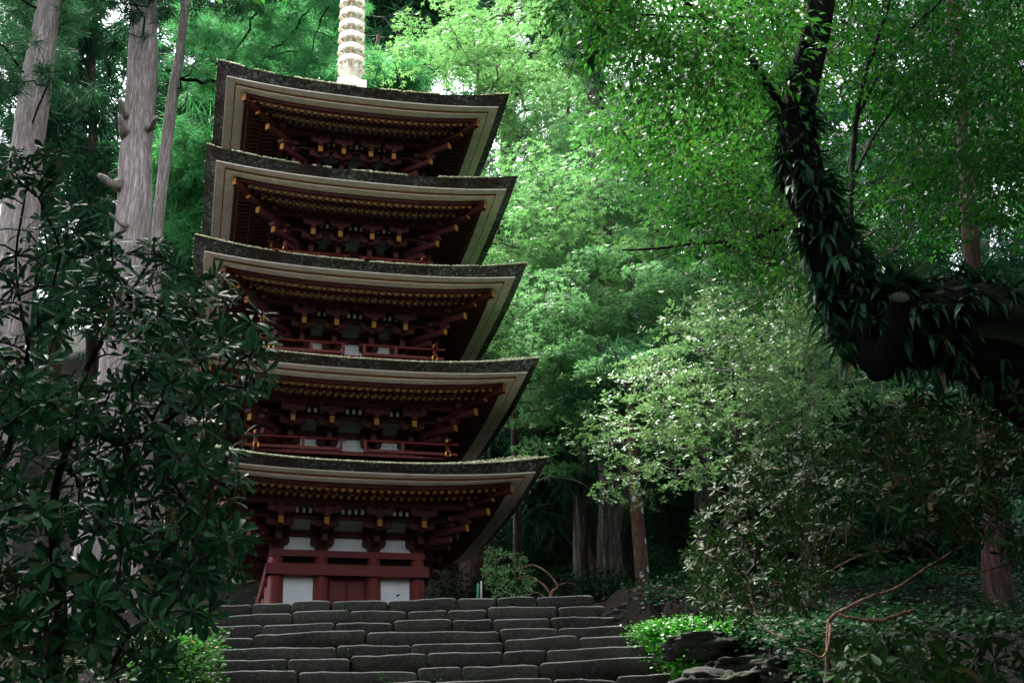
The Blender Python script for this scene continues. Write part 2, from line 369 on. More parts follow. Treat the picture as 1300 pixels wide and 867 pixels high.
def skeleton(mb, trunk, att, rtip, rmax, sides=5, bend=.12, rng=RNG, pref=.25, expo=.5):
    """join attractor points to a trunk line by branching limbs"""
    nodes = [np.array(p, float) for p in trunk]; par = [-1]+list(range(len(trunk)-1)); nt_ = len(trunk)
    tp = np.array(nodes); ds = np.array([np.linalg.norm(tp-a, axis=1).min() for a in att])
    base = [0.]*nt_
    for i in range(1, nt_): base[i] = base[i-1]*1.0
    for ai in np.argsort(ds):
        a = att[ai]; arr = np.array(nodes); dd = np.linalg.norm(arr-a, axis=1)
        cost = dd+pref*np.array(base)+.6*np.maximum(0, arr[:, 2]-a[2]+.1*dd)
        j = int(np.argmin(cost)); st = nodes[j]; L = dd[j]; m = max(2, min(6, int(L/(.12*bend*100*rtip+.25))+1)); prev = j
        off = rng.normal(size=3)*bend*L*.5
        for q in range(1, m+1):
            f = q/m; pnt = st+(a-st)*f+off*math.sin(math.pi*f)+np.array([0, 0, .10*L*math.sin(math.pi*f)])
            if q < m: pnt = pnt+rng.normal(size=3)*.03*L
            nodes.append(pnt); par.append(prev); base.append(base[prev]+L/m); prev = len(nodes)-1
    cnt = np.zeros(len(nodes)); child = np.zeros(len(nodes), int)
    for i in range(len(nodes)-1, 0, -1):
        if child[i] == 0: cnt[i] += 1
        cnt[par[i]] += cnt[i]; child[par[i]] += 1
    r = np.minimum(rmax, rtip*np.maximum(cnt, 1)**expo)
    for i in range(nt_, len(nodes)):
        p0, p1 = nodes[par[i]], nodes[i]; ra = min(r[par[i]], r[i]*1.25)
        mb.tube([p0, p1], [ra, r[i]], sides, caps=False)
    return nodes, r
def shift(mb, o):
    o = np.array(o, float); mb.v = [tuple(np.array(p)-o) for p in mb.v]; return mb
def smooth_path(pts, n):
    pts = np.array(pts, float); k = len(pts); t = np.linspace(0, k-1, n); out = []
    for x in t:
        i = min(int(x), k-2); f = x-i; p0 = pts[max(i-1, 0)]; p1 = pts[i]; p2 = pts[i+1]; p3 = pts[min(i+2, k-1)]
        out.append(.5*((2*p1)+(-p0+p2)*f+(2*p0-5*p1+4*p2-p3)*f*f+(-p0+3*p1-3*p2+p3)*f**3))
    return np.array(out)
def trunk_mesh(mb, pts, rad, n=28, rings=60, ridges=.07, seed=0):
    q = smooth_path(np.column_stack([pts, rad]), rings)
    def rf(a, f, p): return 1+ridges*(np.sin(a*5+seed)*.5+np.sin(a*11+p[2]*.4+seed)*.5+np.sin(a*17-p[2]*.7)*.35)+.05*np.sin(p[2]*1.3+a*2+seed)
    mb.tube(q[:, :3], q[:, 3], n, rfun=rf); return q
# ================================================================== SETTING
ROWPX = [762, 775, 788.5, 802, 816, 831, 848, 865.5]
ROWY = [19.5-.31*k for k in range(30)]
ROWZ = [float(P(500, ROWPX[k], ROWY[k])[2]) for k in range(8)]
while len(ROWZ) < 30: ROWZ.append(max(ROWZ[-1]-.20, -.02))
ZC = ROWZ[0]
THS = .05
def bankz(x, y):
    zr = np.interp(y, [-400, 3, 10, 14, 17, 19.5, 27, 31, 45, 80, 130, 400], [0, .2, 2.7, 4.15, 5.25, ZC+.05, ZC+.3, 8.4, 18, 42, 62, 70])
    zl = np.interp(y, [-400, 3, 10, 14, 17, 19.5, 27, 31, 45, 80, 130, 400], [0, .2, 2.5, 4.0, 5.2, ZC, ZC+.4, 8.2, 16, 40, 58, 66])
    f = np.clip((x+4)/10, 0, 1)
    return zl*(1-f)+zr*f
def ground(x, y):
    x = np.asarray(x, float); y = np.asarray(y, float)
    z = bankz(x, y)+.16*vnoise(np.stack([x, y, 0*x], -1), .55, 1)*np.clip((y-3)/6, 0, 1)
    st = np.interp(y, ROWY[::-1], ROWZ[::-1])-.42
    xr = np.clip(1.2+(19.5-y)*.55, 1.2, 2.7); xl = -4.62
    ins = np.clip((xr-x)/.5+.4, 0, 1)*np.clip((x-xl)/.5+.4, 0, 1)*np.clip((19.9-y)/.4, 0, 1)
    z = z*(1-ins)+np.minimum(z, st)*ins
    flat = np.clip((2.2-x)/1.2, 0, 1)*np.clip((x+9)/2, 0, 1)*np.clip((28.5-y)/2, 0, 1)*np.clip((y-19.3)/.5, 0, 1)
    return z*(1-flat)+(ZC-.09)*flat
u = np.linspace(-1, 1, 171); gx = np.sinh(u*5.2)/math.sinh(5.2)*260
v1 = np.linspace(-14, 46, 150); gy = np.concatenate([[-300, -120, -50, -28], v1, 46+np.cumsum(np.linspace(.5, 10, 60))])
X, Y = np.meshgrid(gx, gy); Zg = ground(X, Y); nx = len(gx)
idx = np.arange(len(gx)*len(gy)).reshape(len(gy), nx)
F = np.stack([idx[:-1, :-1], idx[:-1, 1:], idx[1:, 1:], idx[1:, :-1]], -1).reshape(-1, 4)
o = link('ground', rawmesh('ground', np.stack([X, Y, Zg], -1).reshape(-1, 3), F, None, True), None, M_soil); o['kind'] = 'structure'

# ---- stone stairway: a core ramp and every stone a piece of its own
mb = MB(); xl, cs, sn = -4.5, math.cos(THS), math.sin(THS)
prof = [(ROWY[k]+.16, ROWZ[k]-.20) for k in range(30)]
for k in range(29):
    mb.box(((xl+2.0)/2-.0, ROWY[k]+.33, ROWZ[k]-.34), (6.0, .34, .3))
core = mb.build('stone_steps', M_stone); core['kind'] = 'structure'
def stone_mesh(L, D, H, seed):
    r = np.random.default_rng(seed); n = max(5, int(L/.13)); b = min(.024, H*.2)
    prof = [(0, -H), (0, -H*.45), (0, -b*1.1), (b*.35, -b*.3), (b*1.2, 0), (D*.5, .004), (D, 0), (D, -H)]
    xs = np.concatenate([[0, .015, .05], np.linspace(.05, L-.05, n)[1:-1], [L-.05, L-.015, L]])
    V = []; skew = r.normal()*.02
    for i, x in enumerate(xs):
        e = min(x, L-x); ins = .014 if e < .005 else .004 if e < .02 else 0
        rr = .022*max(0, 1-e/.07)**2
        for (y, z) in prof:
            p = np.array([x+skew*(z/H), y, z])
            nz = vnoise(p[None]*np.array([1, 1, 1.2]), 6.0, seed % 97)[0]; nz2 = vnoise(p[None], 2.0, seed % 89+5)[0]
            V.append((p[0], p[1]+ins+nz*.020+nz2*.022, p[2]-(ins+rr if z > -H*.3 else -ins*.5)+(nz*.010+nz2*.024)*(z > -H*.5)))
    m = len(prof); k = len(xs)
    F = [(i*m+j, i*m+(j+1) % m, (i+1)*m+(j+1) % m, (i+1)*m+j) for i in range(k-1) for j in range(m)]
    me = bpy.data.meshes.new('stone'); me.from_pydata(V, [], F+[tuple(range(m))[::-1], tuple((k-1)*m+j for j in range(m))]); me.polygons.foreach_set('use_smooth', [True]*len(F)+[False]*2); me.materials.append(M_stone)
    return me
rs = random.Random(4); sd_ = 0
for k in range(29):
    y, z = ROWY[k], ROWZ[k]; h = ROWZ[k]-ROWZ[k+1]+.02 if ROWZ[k]-ROWZ[k+1] > .1 else .2
    xr = float(P([755, 771, 786, 797, 818, 838, 856, 872][min(k, 7)], ROWPX[min(k, 7)], ROWY[min(k, 7)])[0]); x = -4.62+rs.uniform(-.1, .12)
    while x < xr-.25:
        L = rs.choice([.6, .85, 1.05, 1.3, 1.6, 1.9]); L = min(L, xr-x)
        if xr-(x+L) < .35: L = xr-x
        sd_ += 1; dy = rs.uniform(-.022, .022)+(x+L/2+1.5)*0
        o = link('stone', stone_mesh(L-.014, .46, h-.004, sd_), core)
        o.location = (x, y+dy+math.tan(THS)*(x+1.5), z+rs.uniform(-.02, .02)); o.rotation_euler = (rs.gauss(0, .008), rs.gauss(0, .012)+.004*(x > .6)*0, THS+rs.gauss(0, .012))
        if x+L > xr-.05: o.rotation_euler[1] -= rs.uniform(.0, .03)
        x += L

def rock_mesh(name, s, seed, n=(34, 22), amp=.34, flat=.0):
    V = []; a, b = n
    for i in range(b+1):
        th = math.pi*i/b
        for j in range(a):
            ph = 2*math.pi*j/a; d = np.array([math.sin(th)*math.cos(ph), math.sin(th)*math.sin(ph), math.cos(th)])
            d2 = np.sign(d)*np.abs(d)**.7; r = 1+amp*vnoise(d[None], 1.8, seed)[0]+amp*.5*vnoise(d[None], 5.2, seed+3)[0]+.05*vnoise(d[None], 13., seed+5)[0]
            V.append(d2*r*np.array(s))
    F = [(i*a+j, i*a+(j+1) % a, (i+1)*a+(j+1) % a, (i+1)*a+j) for i in range(b) for j in range(a)]
    me = bpy.data.meshes.new(name); me.from_pydata([tuple(v) for v in V], [], [f[::-1] for f in F]); me.polygons.foreach_set('use_smooth', [True]*len(F)); me.materials.append(M_rock)
    return me
ROCKS = [ # px, py of the centre, Y, size, label
 (812, 783, 19.2, (.5, .35, .17), 'mossy boulder at the right end of the top steps, left of the other edging boulder'),
 (862, 783, 19.4, (.62, .35, .16), 'long dark edging boulder behind the bright green ground cover'),
 (925, 786, 19.6, (.5, .35, .14), 'low dark boulder right of the long edging boulder, under the rhododendron leaves'),
 (890, 822, 16.2, (.42, .35, .15), 'grey boulder half covered with bright green ground cover beside the steps'),
 (940, 852, 15.2, (.4, .35, .12), 'purplish grey bare rock below the bright green ground cover'),
 (1010, 862, 14.2, (.5, .4, .2), 'dark mossy rock low at the bottom edge right of the steps'),
 (900, 880, 14.2, (.45, .4, .2), 'dark boulder at the bottom edge beside the lowest visible step'),
]
for i, (px, py, yy, s, lab) in enumerate(ROCKS):
    p = P(px, py, yy); o = link('boulder', rock_mesh('boulder', s, i*3+1)); o.location = p; o.rotation_euler = (0, 0, rs.uniform(-.4, .4))
    tag(o, lab, 'boulder', 'boulders right of the stone steps')
# ================================================================== PAGODA
BX, BY, BTH, BZ = -3.3095, 23.2232, .25466, ZC-EYE-.05      # axis, turn and ground level (BZ measured from the eye)
pag = empty('five_storied_pagoda', (BX, BY, BZ+EYE), 'red and white five storied wooden pagoda at the top of the stone steps', 'pagoda', None, BTH)
SW = {1: 3.171, 2: 3.110, 3: 2.984, 4: 2.900, 5: 2.818}
SH = {1: 7.286, 2: 9.166, 3: 11.116, 4: 13.036, 5: 14.963}
HB = {1: 1.225, 2: 1.08, 3: .94, 4: .825, 5: .73}
ZN = {1: 6.38, 2: 8.28, 3: 10.25, 4: 12.18, 5: 14.10}
RW = {2: 1.70, 3: 1.51, 4: 1.33, 5: 1.18}
ZFL = {2: 7.72, 3: 9.67, 4: 11.60, 5: 13.50}
def Lz(z): return z-BZ
SIDES = [Matrix.Rotation(k*math.pi/2, 4, 'Z') for k in range(4)]   # 0 = front (-y)
def cu(u): return abs(u)**2.5
def ring_strip(mb, a, b, mi, n=28, sides=range(4)):
    """strip between two eave lines; a, b = (half width, z in the middle, z at the corner)"""
    for k in sides:
        vs = []
        for wd, zm, zc in (a, b):
            for i in range(n+1):
                u_ = -1+2*i/n; u_ = math.copysign(abs(u_)**.8, u_)
                vs.append(SIDES[k]@Vector((u_*wd, -wd, Lz(zm+(zc-zm)*cu(u_)))))
        mb.add(vs, [(i+1, i, n+1+i, n+2+i) for i in range(n)], mi, False)
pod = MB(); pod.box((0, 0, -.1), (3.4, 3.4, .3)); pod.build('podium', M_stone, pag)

box1 = MB(); box1.box((0, .5, 0), (1, 1, 1), 0, [0, 0, 1, 0, 0, 0])
me_raft = bpy.data.meshes.new('flying_rafter'); me_raft.from_pydata(box1.v, [], box1.f); me_raft.polygons.foreach_set('material_index', box1.m); me_raft.materials.append(M_red2); me_raft.materials.append(M_yellow)
cyl = MB(); cyl.add([(.5*math.cos(a*math.pi/4), y, .5*math.sin(a*math.pi/4)) for y in (0, 1) for a in range(8)], [tuple(range(8))]+[(j, j+8, (j+1) % 8+8, (j+1) % 8) for j in range(8)], [1]+[0]*8)
me_base = bpy.data.meshes.new('base_rafter'); me_base.from_pydata(cyl.v, [], cyl.f); me_base.polygons.foreach_set('material_index', cyl.m); me_base.materials.append(M_red2); me_base.materials.append(M_yellow)
nind = 0
for i in range(1, 6):
    W, H, b = SW[i], SH[i], HB[i]
    # --- thatched roof body: bark edge, top surface, inner soffit
    mb = MB()
    ring_strip(mb, (W, H-.25, H), (W-.187, H-.35, H-.2), 0, 40)
    ring_strip(mb, (W-.187, H-.35, H-.2), (W-.6, H-.34, H-.19), 0, 40)
    if i < 5: wi, zi = RW[i+1]-.14, ZFL[i+1]-.1
    else: wi, zi = .16, 16.55
    n = 30; m = 12
    for k in range(4):
        vs = []
        for r in range(m+1):
            v = r/m; wd = W+(wi-W)*v; zz = H-.25+(zi-H+.25)*((v*.75+.25*v*v) if i < 5 else (.62*v+.38*v*v))
            for j in range(n+1):
                u_ = -1+2*j/n; vs.append(SIDES[k]@Vector((u_*wd, -wd, Lz(zz+.25*cu(u_)*(1-v)**1.5+.02*math.sin(9*v)*0))))
        mb.add(vs, [(r*(n+1)+j, r*(n+1)+j+1, (r+1)*(n+1)+j+1, (r+1)*(n+1)+j) for r in range(m) for j in range(n)], 1, True)
    roof = mb.build('roof', [M_thatch, M_rooftop], pag)
    # moss tufts along the upper edge
    nm = 3600; kk = RNG.integers(0, 4, nm); kk[:2800] = 0; u_ = RNG.random(nm)*2-1
    inn = RNG.random(nm)**2*.5-.012; wd = W-inn; zz = H-.25+.25*np.abs(u_)**2.5+inn*.33+.008
    loc = np.stack([u_*wd, -wd, Lz(zz)], 1); ang = kk*math.pi/2+BTH
    wx = np.cos(ang)*loc[:, 0]-np.sin(ang)*loc[:, 1]+BX; wy = np.sin(ang)*loc[:, 0]+np.cos(ang)*loc[:, 1]+BY
    pw = np.stack([wx, wy, loc[:, 2]+BZ+EYE], 1)
    keep = vnoise(np.stack([u_*W, kk*5., u_*0+i], 1), 2.6, i) > (-.9 if i < 3 else -.45 if i < 4 else -.1)
    pw = pw[keep]; axm = RNG.normal(size=(len(pw), 3)); axm[:, 2] = np.abs(axm[:, 2])*.5
    T_lump = (np.array([(.6, 0, 0), (0, .6, 0), (-.6, 0, 0), (0, -.6, 0), (0, 0, .55), (0, 0, -.3)], float), np.array([(0, 1, 4), (1, 2, 4), (2, 3, 4), (3, 0, 4), (1, 0, 5), (2, 1, 5), (3, 2, 5), (0, 3, 5)]))
    mo = scatter('moss', T_lump, pw, frames(axm, np.tile([0, 0, 1.], (len(pw), 1))), .022+.036*RNG.random(len(pw))**2, L_moss, None, (BX, BY, BZ+EYE))
    mo.parent = roof; mo.rotation_euler = (0, 0, -BTH)
    # --- stepped eave boards
    mb = MB()
    ring_strip(mb, (W-.187, H-.351, H-.201), (W-.190, H-.372, H-.222), 0)
    ring_strip(mb, (W-.190, H-.372, H-.222), (W-.350, H-.382, H-.232), 0)
    ring_strip(mb, (W-.350, H-.382, H-.232), (W-.354, H-.412, H-.262), 1)
    ring_strip(mb, (W-.354, H-.412, H-.262), (W-.372, H-.412, H-.262), 1)
    ring_strip(mb, (W-.372, H-.404, H-.254), (W-.374, H-.432, H-.282), 0)
    ring_strip(mb, (W-.374, H-.432, H-.282), (W-.545, H-.437, H-.287), 0)
    mb.build('eave_board', [M_board, M_trim], roof)
    mb = MB(); c2, c3 = .137, .12
    ring_strip(mb, (W-.545, H-.43, H-.28), (W-.549, H-.505, H-.355), 0)
    ring_strip(mb, (W-.549, H-.505, H-.355), (W-.62, H-.505, H-.355), 0)
    ring_strip(mb, (W-.62, H-.505, H-.355), (W-.62, H-.46, H-.31), 0)
    ring_strip(mb, (W-.86, H-.47, H-.35), (W-.86, H-.50, H-.38), 0)
    ring_strip(mb, (W-.86, H-.50, H-.38), (W-.92, H-.50, H-.38), 0)
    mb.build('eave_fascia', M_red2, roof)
    mb = MB()
    ring_strip(mb, (W-.60, H-.462, H-.31), (W-.95, H-.455, H-.34), 0)
    zw = H-.36
    ring_strip(mb, (W-.88, H-.495, H-.375), (b-.03, zw, zw+.0), 0)
    mb.build('soffit_board', M_slat, roof)
    # --- rafters, two rows: those of the front one by one, the other sides joined
    oth = MB()
    for row in (0, 1):
        ins, inn_, sz = ((.63, 1.02, .062), (.885, W-b-.02, .07))[row]
        cnt = int((W-ins-.10)/.130)
        for q in range(-cnt, cnt+1):
            x = q*.130; yo = W-ins; yi = max(abs(x)+.02, W-inn_); 
            if yo-yi < .05: continue
            uu = cu(x/yo)
            if row == 0: z0 = H-.528+.145*uu; z1 = z0+.02*(yo-yi)/.4-.02*uu
            else: z0 = H-.575+.12*uu; z1 = z0+(H-.40-(H-.575))*(yo-yi)/(yo-(W-inn_))-.12*uu*(yo-yi)/(yo-(W-inn_)+1e-6)
            Lr = yo-yi; M = Matrix.Translation((x, -yo, Lz(z0)))@Matrix.Rotation(math.atan2(z1-z0, Lr), 4, 'X')@Matrix.Diagonal((sz, Lr, sz*1.05, 1))
            if (row == 0 or i <= 2 or (i == 3 and abs(x) < 1.5)) and nind < 300:
                o = link(('flying_rafter', 'base_rafter')[row], (me_raft, me_base)[row], roof); o.matrix_basis = M; nind += 1; ks = (1, 2, 3)
            else: ks = (0, 1, 2, 3)
            src = (box1, cyl)[row]
            for k in ks: oth.add([SIDES[k]@M@Vector(p) for p in src.v], src.f, src.m)
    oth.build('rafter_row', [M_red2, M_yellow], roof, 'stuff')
    # --- hip rafters with ochre ends
    for k in range(4):
        mb = MB()
        for rr0, rr1, z0, z1, ww in ((.60, 1.1, H-.40, H-.46, .10), (.88, W-b+.1, H-.49, H-.50, .10)):
            a0 = (W-rr0+.07)*math.sqrt(2); a1 = (W-rr1)*math.sqrt(2)
            M = SIDES[k]@Matrix.Rotation(-math.pi/4, 4, 'Z')@Matrix.Translation((0, 0, 0))
            M = SIDES[k]@Matrix.Rotation(math.pi/4, 4, 'Z')
            vs = [M@Vector((x, -aa, Lz(zz+dz))) for aa, zz in ((a0, z0), (a1, z1)) for x, dz in ((-ww/2, -.075), (ww/2, -.075), (ww/2, .075), (-ww/2, .075))]
            mb.add(vs, [(0, 1, 2, 3), (7, 6, 5, 4), (0, 4, 5, 1), (1, 5, 6, 2), (2, 6, 7, 3), (3, 7, 4, 0)], [1, 0, 0, 0, 0, 0])
        mb.build('hip_rafter', [M_red2, M_yellow], roof)
    # --- storey body
    zn = ZN[i]; base = Lz(zn); sc = .55+.45*b/1.225; cb = .453*b/1.225
    zbot = BZ+.08 if i == 1 else ZFL[i]
    mb = MB(); mb.box((0, 0, (Lz(zbot)+Lz(H-.37))/2), (2*b-.10, 2*b-.10, Lz(H-.37)-Lz(zbot))); 
    wall = mb.build('wall', M_white, pag)
    # pillars
    pos = [-b, -cb, cb, b]
    for k in range(4):
        for x in pos[:3]:
            mb = MB(); c = SIDES[k]@Vector((x, -b, 0)); r = .135 if i == 1 else .09*sc
            mb.lathe([(r*.96, Lz(zbot)), (r, (Lz(zbot)+base-.5)/2), (r*.97, base-.64), (r*.8, base-.34)], (c.x, c.y, 0), 20); mb.build('pillar', M_red, wall)
    for k in range(4):
        mb = MB(); M = SIDES[k]
        if i == 1:
            mb.box((0, -b-.03, base-.695), (2*b+.372, .30, .19), M=M)      # head tie
            mb.box((0, -b-.01, base-.40), (2*b+.24, .20, .115), M=M)
            mb.box((0, -b+.03, base-.50), (2*b, .06, .09), M=M, mi=1)
        else:
            mb.box((0, -b-.005, base-.40), (2*b+.2, .17, .10), M=M)
            mb.box((0, -b-.02, base-.56), (2*b+.2, .2, .08), M=M)
        mb.build('tie_beam', [M_red, M_dark], wall)
        mb = MB()
        mb.box((0, -b+.015, base-.02), (2*b+.30, .085, .105), M=M)       # wall beam between the arms
        mb.box((0, -b-.48, base+.145), (2*b+1.30, .09, .075), M=M)
        mb.box((0, -b-.76, base+.32), (2*b+2.0, .11, .11), M=M)           # eave purlin
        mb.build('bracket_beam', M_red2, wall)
        # pale cove slats above the brackets
        mb = MB(); ns = int(b*2/.11)
        for q in range(ns):
            x = -b+(q+.5)*2*b/ns; mb.box((x, -b-.60, base+.215), (.05, .02, .085), M=M)
        mb.build('cove_slat', M_slat, wall, 'stuff')
        mb = MB(); mb.box((0, -b-.575, base+.215), (2*b+.9, .01, .13), M=M); mb.build('cove_board', M_dark, wall)
        def arm(mb, x, y, z, half, h, d=.085):
            o_ = [(-half, h), (-half, h*.45), (-half+.02, h*.22), (-half+.055, h*.06), (-half+.1, 0), (half-.1, 0), (half-.055, h*.06), (half-.02, h*.22), (half, h*.45), (half, h)]
            mb.prism([(x+a_, z+c_) for a_, c_ in o_], y-d/2, y+d/2, M)
        for j, x in enumerate(pos):
            if k != 0 and j == 3 and False: continue
            corner = j in (0, 3)
            mb = MB()
            hw = .205*sc
            mb.box((x, -b-.01, base-.29), (.25*sc, .23, .10), M=M, taper=.72)
            arm(mb, x, -b-.02, base-.245, hw, .12)
            for dx in (-hw+.05, hw-.05): mb.box((x+dx, -b-.02, base-.10), (.10*sc, .11, .055), M=M, taper=.75)
            mb.box((x, -b-.20, base-.19), (.10*sc, .42, .11), M=M)
            mb.box((x, -b-.33, base-.10), (.12*sc, .12, .06), M=M, taper=.75)
            mb.box((x, -b-.30, base-.045), (.10*sc, .55, .09), M=M)
            arm(mb, x, -b-.02, base-.0, hw*1.0, .12)
            arm(mb, x, -b-.47, base-.03, hw*1.15, .11)
            for dx in (-hw*1.15+.05, 0, hw*1.15-.05): mb.box((x+dx, -b-.47, base+.075), (.10*sc, .11, .05), M=M, taper=.75)
            arm(mb, x, -b-.74, base+.13, hw*1.15, .11)
            for dx in (-hw*1.15+.05, 0, hw*1.15-.05): mb.box((x+dx, -b-.75, base+.25), (.10*sc, .11, .05), M=M, taper=.75)
            # tail rafter and its ochre end
            mb.box((x, -b-.40, base+.045), (.085, .64, .13), M=M)
            mb.box((x, -b-.735, base+.005), (.084, .03, .125), M=M, mi=1)
            mb.box((x, -b-.74, base+.095), (.12*sc, .12, .055), M=M, taper=.75)
            mb.build('bracket', [M_red2, M_yellow], wall)
        # diagonal corner bracket
        mb = MB(); D = M@Matrix.Rotation(math.pi/4, 4, 'Z'); c_ = b*math.sqrt(2)
        mb.box((0, -c_-.35, base-.19), (.085, .75, .10), M=D); mb.box((0, -c_-.5, base-.04), (.085, 1.1, .11), M=D)
        mb.box((0, -c_-1.065, base-.04), (.086, .02, .12), M=D, mi=1)
        mb.box((0, -c_-.75, base+.17), (.085, 1.5, .11), M=D); mb.box((0, -c_-1.51, base+.17), (.086, .02, .12), M=D, mi=1)
        for q in (.35, .7, 1.05): mb.box((0, -c_-q, base+.065 if q > .5 else base-.1), (.15, .15, .07), M=D, taper=.75)
        mb.box((0, -c_-1.09, base+.28), (.12, .14, .16), M=D)
        mb.build('corner_bracket', [M_red2, M_yellow], wall)
        if i == 1:
            zt, z0 = base-.79, .08
            dm = MB()
            if k in (0, 2):
                for s in (-1, 1):
                    dm = MB(); wd = cb-.135-.045
                    dm.box((s*(.03+wd/2), -b+.02, (z0+zt)/2-.02), (wd, .05, zt-z0-.04), M=M); d_ = dm.build('door', M_red, wall)
                dm = MB(); dm.box((0, -b-.005, (z0+zt)/2), (.056, .07, zt-z0), M=M); dm.box((0, -b+.0, zt-.012), (2*cb-.27, .09, .05), M=M)
                for s in (-1, 1): dm.box((s*(cb-.155), -b+.0, (z0+zt)/2), (.036, .07, zt-z0), M=M)
                dm.build('door_frame', M_red2, wall)
            for s in ((-1, 1) if k in (0, 2) else (-1, 0, 1)):
                pm = MB(); pc = s*(cb+b)/2; wd = (b-cb-.27) if s else 2*cb-.27
                nb = 3
                pm.box((pc, -b+.03, (z0+zt)/2), (wd, .04, zt-z0), M=M); pm.build('wall_panel', M_white, wall)
        else:
            # balustrade with a gap in the middle bay
            R = RW[i]; zf = Lz(ZFL[i]); rl = MB(); 
            rl.box((0, -R+.22, zf-.02), (2*R-.04, .40, .045), M=M)
            rail = rl.build('balcony_floor', M_red, pag)
            gap = cb*.33
            for s in (-1, 1):
                bm_ = MB(); x0, x1 = s*gap, s*(R+.22)
                bm_.tube([tuple(M@Vector((x0, -R, zf+.235))), tuple(M@Vector((s*R, -R, zf+.235))), tuple(M@Vector((x1, -R, zf+.25)))], .026, 8)
                bm_.box(((s*(gap+.1)+x1-s*.04)/2, -R, zf+.05), (abs(x1-s*.04-s*(gap+.1)), .055, .05), M=M)
                bm_.build('rail', M_red, rail)
            for x in (-R*.52, -gap-.08, gap+.08, R*.52):
                bm_ = MB(); bm_.box((x, -R, zf+.12), (.05, .05, .22), M=M); bm_.build('baluster', M_red, rail)
            c = M@Vector((-R, -R, 0))
            bm_ = MB(); bm_.lathe([(.035, zf-.02), (.035, zf+.27)], (c.x, c.y, 0), 10, 0)
            bm_.lathe([(.052, zf+.01), (.052, zf+.075), (.0, zf+.076)], (c.x, c.y, 0), 4, 1)
            bm_.box((c.x, c.y, zf+.05), (.10, .10, .075), mi=1)
            bm_.lathe([(.0, zf+.268), (.04, zf+.28), (.045, zf+.31), (.03, zf+.335), (0, zf+.352)], (c.x, c.y, 0), 12, 1)
            bm_.build('corner_post', [M_red, M_gold], rail)

# --- finial
def zpx(py):
    a, b_ = 446-650, py-433.5; Xr = a*cR+b_*sR; V = -a*sR+b_*cR
    return BY/(cP+V/FPX*sP)*(sP-V/FPX*cP)-BZ
mb = MB(); mb.box((0, 0, zpx(120)), (.62, .62, .4)); mb.lathe([(.31, zpx(116)), (.31, zpx(111)), (.29, zpx(107)), (.22, zpx(103.5)), (.1, zpx(101))], n=24)
fin = mb.build('finial', M_sorin, pag)
mb = MB(); mb.lathe([(.15, zpx(105)), (.13, zpx(98)), (.13, zpx(-110)), (.05, zpx(-150)), (0, zpx(-170))], n=16); mb.build('finial_shaft', M_sorin, fin)
mb = MB()
for k in range(8):
    a = k*math.pi/4+.2
    prof = [(.15, 103), (.22, 99), (.27, 94), (.285, 89), (.30, 87)]
    for (r0, p0), (r1, p1) in zip(prof[:-1], prof[1:]):
        ww = .17 if p0 > 95 else .13
        vs = [(r*math.cos(a+s*ww/ r*.5), r*math.sin(a+s*ww/r*.5), zpx(p_)) for r, p_ in ((r0, p0), (r1, p1)) for s in (-1, 1)]
        mb.add(vs+[(x*.93, y*.93, z) for x, y, z in vs], [(0, 1, 3, 2), (4, 6, 7, 5), (0, 2, 6, 4), (1, 5, 7, 3)])
mb.build('lotus_collar', M_sorin, fin, None)
for q in range(9):
    zc_ = zpx(81.5-15*q); R0 = .288-.004*q; h = .068; mb = MB()
    mb.lathe([(R0, zc_-h), (R0+.004, zc_), (R0, zc_+h), (R0-.03, zc_+h), (R0-.03, zc_-h), (R0, zc_-h)], n=28)
    for k in range(8):
        a = k*math.pi/4+.2; mb.box((math.cos(a)*R0*.6, math.sin(a)*R0*.6, zc_), (R0*.8, .03, .05), a)
    mb.lathe([(.14, zc_-.09), (.155, zc_-.08), (.155, zc_+.08), (.14, zc_+.09)], n=16)
    ring = mb.build('finial_ring', M_sorin, fin)
    mb = MB()
    for k in range(8):
        a = k*math.pi/4+.2; c = ((R0+.012)*math.cos(a), (R0+.012)*math.sin(a), 0)
        mb.lathe([(.006, zc_-h+.01), (.018, zc_-h-.02), (.030, zc_-h-.085), (.0, zc_-h-.08)], c, 8)
        c = ((R0*.66)*math.cos(a+.39), (R0*.66)*math.sin(a+.39), 0)
        mb.lathe([(.006, zc_-h+.01), (.018, zc_-h-.02), (.028, zc_-h-.075), (.0, zc_-h-.07)], c, 8)
    mb.build('wind_bell', M_sorin, ring, 'stuff')
# ================================================================== PLANTS
def gz(x, y): return float(ground(np.array([x]), np.array([y]))[0])
def tree(name, label, cat, trunk, rad, att, leaf_spec, group=None, tm=M_greybark, bm=None, rtip=.012, rmax=.12, seed=1, start=.35, ridges=.07, sides=20, limbs=True, bend=.12, pref=.25, expo=.5, crown='crown', attmax=None, base=None):
    """trunk: list of points from the foot up; att: shoot tips that the limbs reach"""
    rng = np.random.default_rng(seed); trunk = [np.array(p, float) for p in trunk]; o = empty(name, trunk[0] if base is None else base, label, cat, group)
    loc = np.array(o.location); mb = MB(); q = trunk_mesh(mb, trunk, rad, sides, max(10, len(trunk)*9), ridges, seed)
    shift(mb, loc).build('trunk', tm, o)
    if limbs and len(att):
        mb = MB(); tq = [p[:3] for p in q[int(len(q)*start):]]
        a = att if attmax is None else att[:attmax]
        skeleton(mb, tq, a, rtip, rmax, 5, bend, rng, pref, expo)
        shift(mb, loc).build('limb', bm or tm, o, 'stuff')
    for k, (T, fn, m, np_) in enumerate(leaf_spec):
        pos, R, s = fn(att, rng); scatter(crown, T, pos, R, s, m, o, nparts=np_, rng=rng)
    return o
def foot(px, py, Y): p = P(px, py, Y); return p
